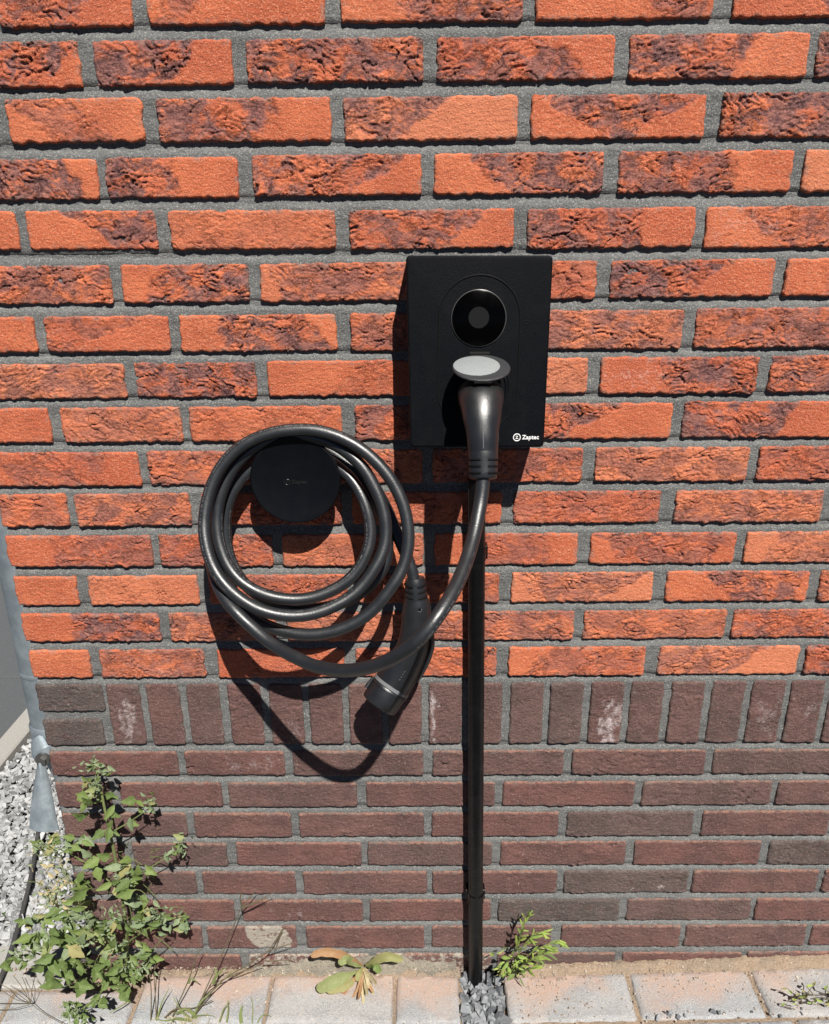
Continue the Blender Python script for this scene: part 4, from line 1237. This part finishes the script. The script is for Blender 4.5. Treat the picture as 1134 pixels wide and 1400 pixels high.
# leaf sprays: px, py, spread px (x,y), distance, spread, leaves, leaf length in px
sprays = [
 (128, 1046, 9, 9, .05, .012, 11, 15), (143, 1055, 8, 10, .05, .012, 7, 18), (128, 1075, 14, 12, .055, .02, 12, 21), (140, 1092, 14, 12, .055, .02, 7, 28), (118, 1098, 10, 14, .06, .02, 5, 30),
 (108, 1118, 6, 6, .065, .01, 2, 34), (155, 1112, 8, 10, .06, .01, 3, 30), (147, 1138, 14, 10, .06, .02, 4, 26), (178, 1126, 8, 5, .052, .01, 2, 28), (186, 1098, 5, 8, .05, .01, 2, 28), (205, 1102, 10, 14, .05, .012, 7, 21),
 (246, 1160, 12, 14, .045, .012, 9, 22), (228, 1172, 6, 6, .045, .01, 2, 20), (82, 1152, 16, 12, .01, .02, 9, 24), (100, 1160, 14, 16, .03, .02, 6, 26), (118, 1150, 14, 10, .04, .02, 5, 24), (50, 1156, 14, 6, 0, .01, 4, 22),
 (130, 1180, 14, 20, .05, .02, 5, 34), (110, 1196, 10, 14, .03, .02, 4, 28), (168, 1188, 16, 18, .06, .02, 9, 32), (186, 1205, 14, 12, .06, .02, 6, 30), (200, 1190, 8, 8, .05, .01, 3, 28), (160, 1215, 16, 10, .07, .02, 7, 32),
 (178, 1222, 12, 16, .075, .02, 6, 34), (122, 1225, 16, 16, .05, .02, 6, 40), (98, 1232, 12, 14, .03, .02, 6, 28), (200, 1240, 14, 12, .06, .02, 8, 28), (220, 1258, 16, 14, .06, .02, 12, 26), (248, 1262, 10, 14, .06, .015, 10, 24),
 (196, 1270, 14, 14, .07, .02, 9, 27), (60, 1258, 18, 10, .09, .02, 9, 26), (36, 1262, 12, 8, .09, .02, 6, 24), (84, 1260, 16, 12, .09, .02, 9, 28), (110, 1265, 16, 16, .08, .02, 10, 32), (45, 1285, 18, 14, .10, .02, 8, 36),
 (72, 1288, 14, 16, .10, .02, 8, 36), (104, 1294, 14, 18, .10, .02, 8, 42), (135, 1280, 16, 16, .08, .02, 8, 32), (155, 1262, 16, 14, .07, .02, 8, 28), (150, 1300, 18, 14, .09, .02, 9, 30), (178, 1298, 14, 14, .08, .02, 8, 27),
 (200, 1305, 12, 14, .08, .02, 7, 24), (30, 1312, 14, 8, .11, .02, 6, 24), (62, 1322, 22, 12, .12, .02, 7, 38), (95, 1325, 18, 12, .12, .02, 7, 36), (128, 1325, 16, 14, .11, .02, 7, 32), (158, 1330, 14, 14, .09, .02, 7, 28),
 (182, 1332, 12, 12, .08, .02, 7, 22), (200, 1325, 10, 12, .08, .01, 4, 20), (110, 1345, 14, 8, .12, .02, 4, 36), (72, 1350, 12, 8, .13, .02, 3, 40), (135, 1372, 12, 10, .12, .01, 6, 26), (158, 1350, 12, 8, .10, .01, 5, 24),
 (92, 1378, 14, 12, .14, .01, 10, 20), (108, 1392, 12, 8, .14, .01, 7, 18), (170, 1362, 6, 10, .11, .01, 3, 30), (12, 1318, 12, 8, .11, .01, 4, 22), (4, 1258, 8, 8, .09, .01, 3, 20)]
nl = 0
small = MB()
for (px, py, sx, sy, d, sd_, n, L) in sprays:
    n = max(2, int(round(n * (.9 if py < 1240 else 1.12))))
    for k in range(n):
        ox, oy = lr.gauss(0, .55) * sx, lr.gauss(0, .55) * sy
        p = at(px + ox, py + oy, max(d + lr.uniform(-sd_, sd_), -.05))
        if -.05 < p.y + 0 and p.x > -.585: p.y = min(p.y, -.012)
        a = math.atan2(-oy, ox) + lr.gauss(0, .8)
        dv = Vector((math.cos(a) * .9, -.35 + lr.uniform(-.45, .25), math.sin(a) * .75 - .15))
        size = L * PXM * lr.uniform(.60, 1.05)
        rr = lr.random()
        mt_ = 'leaf' if rr < .66 else ('leaf_pale' if rr < .9 else 'leaf_yellow')
        if mt_ == 'leaf_yellow' and lr.random() < .55: mt_ = 'lime_dull'
        if L <= 20 and rr > .3: mt_ = 'leaf_pale'
        p = p - dv.normalized() * size * .5
        if nl < 285:
            leaf(weed, p, dv, size, 'goose' if lr.random() < .7 and L > 19 else 'goose_narrow', mt_); nl += 1
        else:
            leaf_into(small, p, dv, size, 'goose' if lr.random() < .7 else 'goose_narrow')
# mealy flower buds
buds = MB()
for (px, py, sx, sy, d, n) in ((128, 1050, 14, 16, .055, 26), (132, 1080, 10, 12, .06, 16), (204, 1098, 8, 10, .05, 14), (245, 1158, 8, 10, .05, 14), (215, 1252, 22, 10, .07, 34), (75, 1156, 24, 8, .01, 24), (58, 1165, 14, 16, -.01, 24), (86, 1195, 8, 30, -.01, 40),
                               (70, 1228, 16, 14, .01, 44), (170, 1200, 12, 12, .07, 18), (110, 1256, 24, 10, .10, 30), (30, 1300, 20, 14, .12, 22), (180, 1320, 24, 14, .10, 34), (98, 1384, 16, 12, .15, 30), (160, 1250, 20, 12, .08, 22), (140, 1290, 30, 20, .10, 30)):
    for k in range(n):
        p = at(px + lr.gauss(0, .6) * sx, py + lr.gauss(0, .6) * sy, d + lr.uniform(-.01, .012))
        if p.x > -.585: p.y = min(p.y, -.012)
        leaf_into(buds, p, (lr.uniform(-1, 1), lr.uniform(-1, .2), lr.uniform(-.4, 1)), lr.uniform(.005, .011), 'goose_narrow')
        s_ = .0011
        buds.tube([p, p + Vector((0, 0, s_ * 1.6))], [s_, s_ * .8], 5)
buds.build('flower_buds', M['leaf_pale'], weed)['kind'] = 'stuff'
small.build('small_leaves', M['leaf'], weed)['kind'] = 'stuff'
twigs = MB()
for k in range(70):
    px, py = lr.uniform(50, 240), lr.uniform(1150, 1350)
    if px > 215 and py < 1230: continue
    d = .03 + .05 * (py - 1150) / 200
    p = at(px, py, d); 
    if p.x > -.585: p.y = min(p.y, -.010)
    q = p + Vector((lr.uniform(-.03, .03), lr.uniform(-.012, .004), lr.uniform(.004, .032)))
    twigs.tube([p, (p + q) / 2 + Vector((lr.uniform(-.003, .003), 0, .002)), q], [.0008, .0007, .0005], 5)
twigs.build('twigs', M['stem'], weed)['kind'] = 'stuff'
# dry bleached shoots of the same weed hanging over the gravel
dry = MB()
for k in range(150):
    px, py = lr.choice([(82, 1230), (72, 1225), (88, 1200), (60, 1168), (95, 1245)]); px += lr.gauss(0, 12); py += lr.gauss(0, 12)
    p = at(px, py, lr.uniform(-.03, .02))
    q = p + Vector((lr.uniform(-.018, .018), lr.uniform(-.01, .01), lr.uniform(-.012, .016)))
    if k % 2: dry.tube([p, q], [.0006, .0004], 5)
    else: leaf_into(dry, p, q - p, lr.uniform(.008, .016), 'goose_narrow')
dry.build('dry_shoots', M['straw'], weed)['kind'] = 'stuff'


def blade(b, P, w):
    """thin grass blade along P"""
    c = catmull(P, 5); V, F = [], []
    N_ = len(c)
    for i, p in enumerate(c):
        t = (c[min(i + 1, N_ - 1)] - c[max(i - 1, 0)]).normalized(); s_ = t.cross(Vector((.2, -1, .25))).normalized()
        ww = w * (1 - (i / (N_ - 1)) ** 2 * .9)
        V += [p - s_ * ww, p + Vector((0, -.15 * ww, -.3 * ww)), p + s_ * ww]
    for i in range(N_ - 1):
        for j in range(2):
            a = i * 3 + j; F.append((a, a + 1, a + 4, a + 3))
    b.add(V, F)


# wiry finger grass in front of the plinth
gb = on_ground(262, 1396)
grass = empty('finger_grass', (gb.x, gb.y, 0), 'sprawling tuft of thin grass with long wiry seed stalks left of the rosette', 'grass tuft')
stalks = [[(262, 1396, .10), (285, 1345, .075), (310, 1290, .055), (329, 1243, .045)], [(262, 1394, .10), (300, 1345, .085), (345, 1315, .07), (367, 1300, .065), (388, 1268, .055)],
          [(262, 1396, .10), (278, 1362, .085), (300, 1342, .08), (360, 1318, .07)], [(214, 1400, .10), (213, 1370, .09), (211, 1330, .07), (216, 1300, .06)], [(206, 1400, .10), (207, 1360, .09), (204, 1320, .075)],
          [(236, 1390, .10), (258, 1340, .08), (268, 1310, .07), (274, 1298, .065)], [(225, 1392, .105), (240, 1380, .1), (266, 1378, .10), (290, 1368, .1)]]
for P_ in stalks:
    c = catmull([at(*p) for p in P_], 6)
    MB().tube(c, [.0011 * (1 - .4 * i / len(c)) for i in range(len(c))], 6).build('stalk', M['stem_brown'], grass)
sp = MB()
for (a, e) in (((331, 1241, .045), (352, 1215, .04)), ((331, 1242, .045), (374, 1221, .04)), ((330, 1243, .045), (365, 1228, .04)), ((331, 1241, .045), (328, 1219, .04)), ((387, 1270, .055), (378, 1295, .055)), ((367, 1300, .065), (400, 1290, .06)), ((362, 1314, .07), (400, 1313, .07)), ((375, 1290, .06), (390, 1267, .055))):
    p, q = at(*a), at(*e)
    sp.tube([p, (p + q) / 2, q], [.0010, .0009, .0004], 5)
    for k in range(14):
        c = p.lerp(q, k / 14); sp.tube([c, c + (q - p).normalized() * .0035 + Vector((lr.uniform(-.0012, .0012), 0, .0012))], [.0005, .0003], 4)
sp.build('seed_spikes', M['stem_brown'], grass)
gl = MB()
for (P_, w) in (([(262, 1394, .1), (275, 1370, .09), (296, 1350, .085), (324, 1322, .08)], .0016), ([(290, 1345, .08), (300, 1330, .075), (312, 1322, .075)], .0020), ([(292, 1346, .08), (296, 1332, .08), (294, 1322, .075)], .002),
                ([(262, 1396, .1), (250, 1385, .1), (240, 1388, .105)], .002), ([(262, 1390, .1), (285, 1388, .11), (296, 1392, .11)], .0012), ([(258, 1345, .08), (262, 1338, .08), (272, 1345, .08)], .0022),
                ([(245, 1392, .1), (225, 1396, .11), (210, 1392, .11)], .0016), ([(262, 1396, .1), (245, 1378, .1), (236, 1360, .095)], .0012), ([(214, 1396, .1), (222, 1370, .09), (232, 1350, .085)], .0014),
                ([(262, 1396, .1), (240, 1393, .11), (235, 1399, .12)], .003), ([(268, 1392, .1), (256, 1380, .1), (238, 1386, .11)], .003), ([(300, 1398, .115), (306, 1380, .11), (315, 1368, .105)], .0012), ([(310, 1398, .115), (312, 1382, .11), (311, 1366, .105)], .0014),
                ([(330, 1399, .115), (329, 1385, .11), (332, 1374, .105)], .0030), ([(352, 1399, .115), (360, 1388, .11), (372, 1390, .11)], .0012), ([(345, 1399, .115), (346, 1380, .11), (344, 1360, .1)], .001)):
    blade(gl, [at(*p) for p in P_], w)
gl.build('blades', M['stem'], grass)['kind'] = 'stuff'
# crown of dead litter at its base
lit = MB()
for k in range(60):
    p = on_ground(250 + lr.gauss(0, 18), 1392 + lr.gauss(0, 6), lr.uniform(.002, .012)); q = p + Vector((lr.uniform(-.014, .014), lr.uniform(-.014, .014), lr.uniform(-.001, .004)))
    lit.tube([p, q], [.0006, .0004], 4)
lit.build('litter', M['straw'], grass)['kind'] = 'stuff'

# flat wiry grass in the lower left corner
gb = on_ground(35, 1372)
g2 = empty('wiry_grass', (gb.x, gb.y, 0), 'flat dark wiry grass runner on the paving below the big weed', 'grass tuft')
c2 = MB()
hub = at(42, 1372, .085)
for (P_) in ([(42, 1372, .085), (60, 1386, .10), (85, 1400, .12)], [(42, 1372, .085), (20, 1366, .085), (0, 1352, .08)], [(42, 1372, .085), (30, 1350, .075), (18, 1334, .07)], [(42, 1372, .085), (36, 1350, .075), (30, 1336, .07)],
             [(40, 1374, .09), (15, 1380, .1), (-8, 1381, .1)], [(42, 1372, .085), (22, 1358, .08), (0, 1345, .075)], [(42, 1372, .085), (44, 1352, .08), (49, 1333, .07)], [(42, 1372, .085), (12, 1372, .09), (-8, 1372, .09)]):
    c2.tube(catmull([at(*p) for p in P_], 5), .0005, 5)
c2.build('runners', M['stem_brown'], g2)

# dying rosette in front of the wall
rb = at(497, 1328, .018)
ros = empty('rosette_weed', (rb.x, rb.y, 0), 'flat rosette weed with rusty and green leaves at the wall foot', 'weed')


def strap(P, wmax, mat, name='leaf', w0=.25, prof=None, droop=0):
    c = catmull([at(*p) for p in P], 6); N_ = len(c); V, F = [], []
    for i, p in enumerate(c):
        t = (c[min(i + 1, N_ - 1)] - c[max(i - 1, 0)]).normalized(); s_ = t.cross(Vector((.05, -.8, .6))).normalized()
        u = i / (N_ - 1)
        ww = wmax * (w0 + (1 - w0) * sstep(.15, .55, u)) * math.sqrt(max(0.0, 1 - max(0, (u - .62) / .38) ** 2)) * (1 + .07 * math.sin(u * 31))
        nn = t.cross(s_).normalized()
        if nn.z < 0: nn = -nn
        for k in (-1, -.5, 0, .5, 1): V.append(p + s_ * (ww * k) + nn * (abs(k) * ww * .35 + .001 * float(pn(u * 9, k * 2))))
    for i in range(N_ - 1):
        for j in range(4): a = i * 5 + j; F.append((a, a + 1, a + 6, a + 5))
    b = MB(); b.add(V, F); return b.build(name, M[mat], ros, angle=80)


strap([(496, 1322, .02), (484, 1312, .030), (462, 1304, .040), (440, 1302, .045), (425, 1308, .05)], .0070, 'rust_leaf', w0=.35)
strap([(496, 1322, .02), (486, 1319, .03), (474, 1312, .040), (463, 1318, .045)], .0075, 'lime_dull')
strap([(500, 1320, .02), (512, 1314, .03), (530, 1308, .035), (552, 1313, .035)], .0075, 'leaf_yellow', w0=.35)
strap([(496, 1325, .02), (475, 1334, .04), (452, 1344, .055), (433, 1354, .06)], .0105, 'lime_dull', w0=.2)
strap([(497, 1327, .02), (484, 1340, .04), (468, 1350, .055), (446, 1356, .06)], .0070, 'leaf_yellow', w0=.2)
strap([(503, 1323, .02), (512, 1320, .03), (520, 1330, .035)], .0065, 'leaf', w0=.5)
strap([(500, 1324, .02), (492, 1330, .035), (488, 1342, .045)], .0050, 'leaf_yellow', w0=.5)
for k, (ex, ey) in enumerate(((478, 1372), (472, 1386), (484, 1378), (490, 1368), (497, 1374), (503, 1362), (511, 1358), (516, 1346), (512, 1366), (466, 1366), (505, 1352))):
    strap([(498 + lr.uniform(-4, 4), 1325, .025), ((498 + ex) / 2 + lr.uniform(-4, 4), (1325 + ey) / 2, .045), (ex, ey, .05 + lr.uniform(0, .03))], lr.uniform(.0018, .0038), 'rust_leaf' if k % 3 == 0 else 'straw', 'dry_leaf', w0=.6)

# narrow-leaved green weed right of the conduit
wb = at(700, 1326, .02)
w3 = empty('narrow_leaved_weed', (wb.x, wb.y, 0), 'small lime green narrow-leaved weed beside the conduit foot', 'weed')
st3 = [[(690, 1320, .02), (706, 1296, .03), (714, 1272, .035), (722, 1252, .035)], [(700, 1330, .02), (715, 1312, .045), (738, 1296, .055), (765, 1286, .055)], [(702, 1330, .02), (716, 1318, .05), (735, 1308, .06), (752, 1300, .06)],
       [(700, 1330, .02), (712, 1300, .045), (728, 1280, .05), (742, 1274, .05)], [(698, 1332, .03), (694, 1326, .04), (686, 1322, .045)], [(705, 1330, .03), (722, 1326, .06), (730, 1322, .065)]]
for P_ in st3:
    c = catmull([at(*p) for p in P_], 5)
    MB().tube(c, [.0013 * (1 - .5 * i / len(c)) for i in range(len(c))], 6).build('stem', M['stem'], w3)
    for i in range(2, len(c), 1):
        for r_ in range(2):
            t = (c[i] - c[i - 1]).normalized()
            dv = t * .9 + Vector((lr.uniform(-.6, .7), lr.uniform(-.6, .05), lr.uniform(-.75, .45)))
            leaf(w3, c[i], dv, lr.uniform(.012, .024), 'lance', 'lime' if lr.random() < .75 else ('leaf_yellow' if lr.random() < .6 else 'leaf'), width=1.15)
for k in range(26):
    a = lr.uniform(0, 2 * math.pi); p = at(705 + lr.gauss(0, 12), 1314 + lr.gauss(0, 8), .04 + lr.uniform(-.015, .02))
    leaf(w3, p, (math.cos(a), -.5, math.sin(a) * .8), lr.uniform(.010, .019), 'goose_narrow' if k % 2 else 'lance', 'lime' if k % 3 else 'leaf')

# low creeping weed at the right edge, scraps of grass elsewhere
w4b = on_ground(1110, 1372, .02)
w4 = empty('creeping_weed', (w4b.x, w4b.y, .02), 'low straggly green weed on the paving at the right edge', 'weed')
b = MB()
for k in range(46):
    t = lr.random(); px = 1085 + 70 * t; py = 1374 - 12 * math.sin(t * 3) + lr.gauss(0, 4)
    p = on_ground(px, py, .022 + lr.uniform(0, .012))
    q = p + Vector((lr.uniform(-.02, .02), lr.uniform(-.008, .008), lr.uniform(-.006, .014)))
    b.tube([p, q], [.0009, .0006], 5)
    leaf(w4, q, (lr.uniform(-1, 1), lr.uniform(-.6, .1), lr.uniform(-.2, .8)), lr.uniform(.006, .013), 'goose_narrow', 'lime' if k % 2 else 'leaf_yellow')
b.build('stems', M['stem_brown'], w4)['kind'] = 'stuff'

# crumbs of sand, stone chips and mortar on the paving
def crumb(r):
    x = r.uniform(-.75, .85); y = -.004 - .12 * r.uniform(0, 1) ** 3.0
    if .06 < x < .14: x += .1
    return (x, y, lift(x) + .0012 + (.010 * (1 - max(0, -y) / .02) if y > -.02 else 0))
tag(stones('sand_crumbs', M['rubble_chip'], 1500, crumb, .0010, .0042, 31), 'pale crumbs of sand and mortar scattered on the paving')
def crumb2(r):
    x = r.uniform(.36, .64); return (x, -.098 + r.uniform(-.008, .008), lift(x) + .002)
tag(stones('gravel', M['gravel_dark'], 16, crumb2, .004, .010, 33), 'a few dark stone chips on the front joint of the paving')
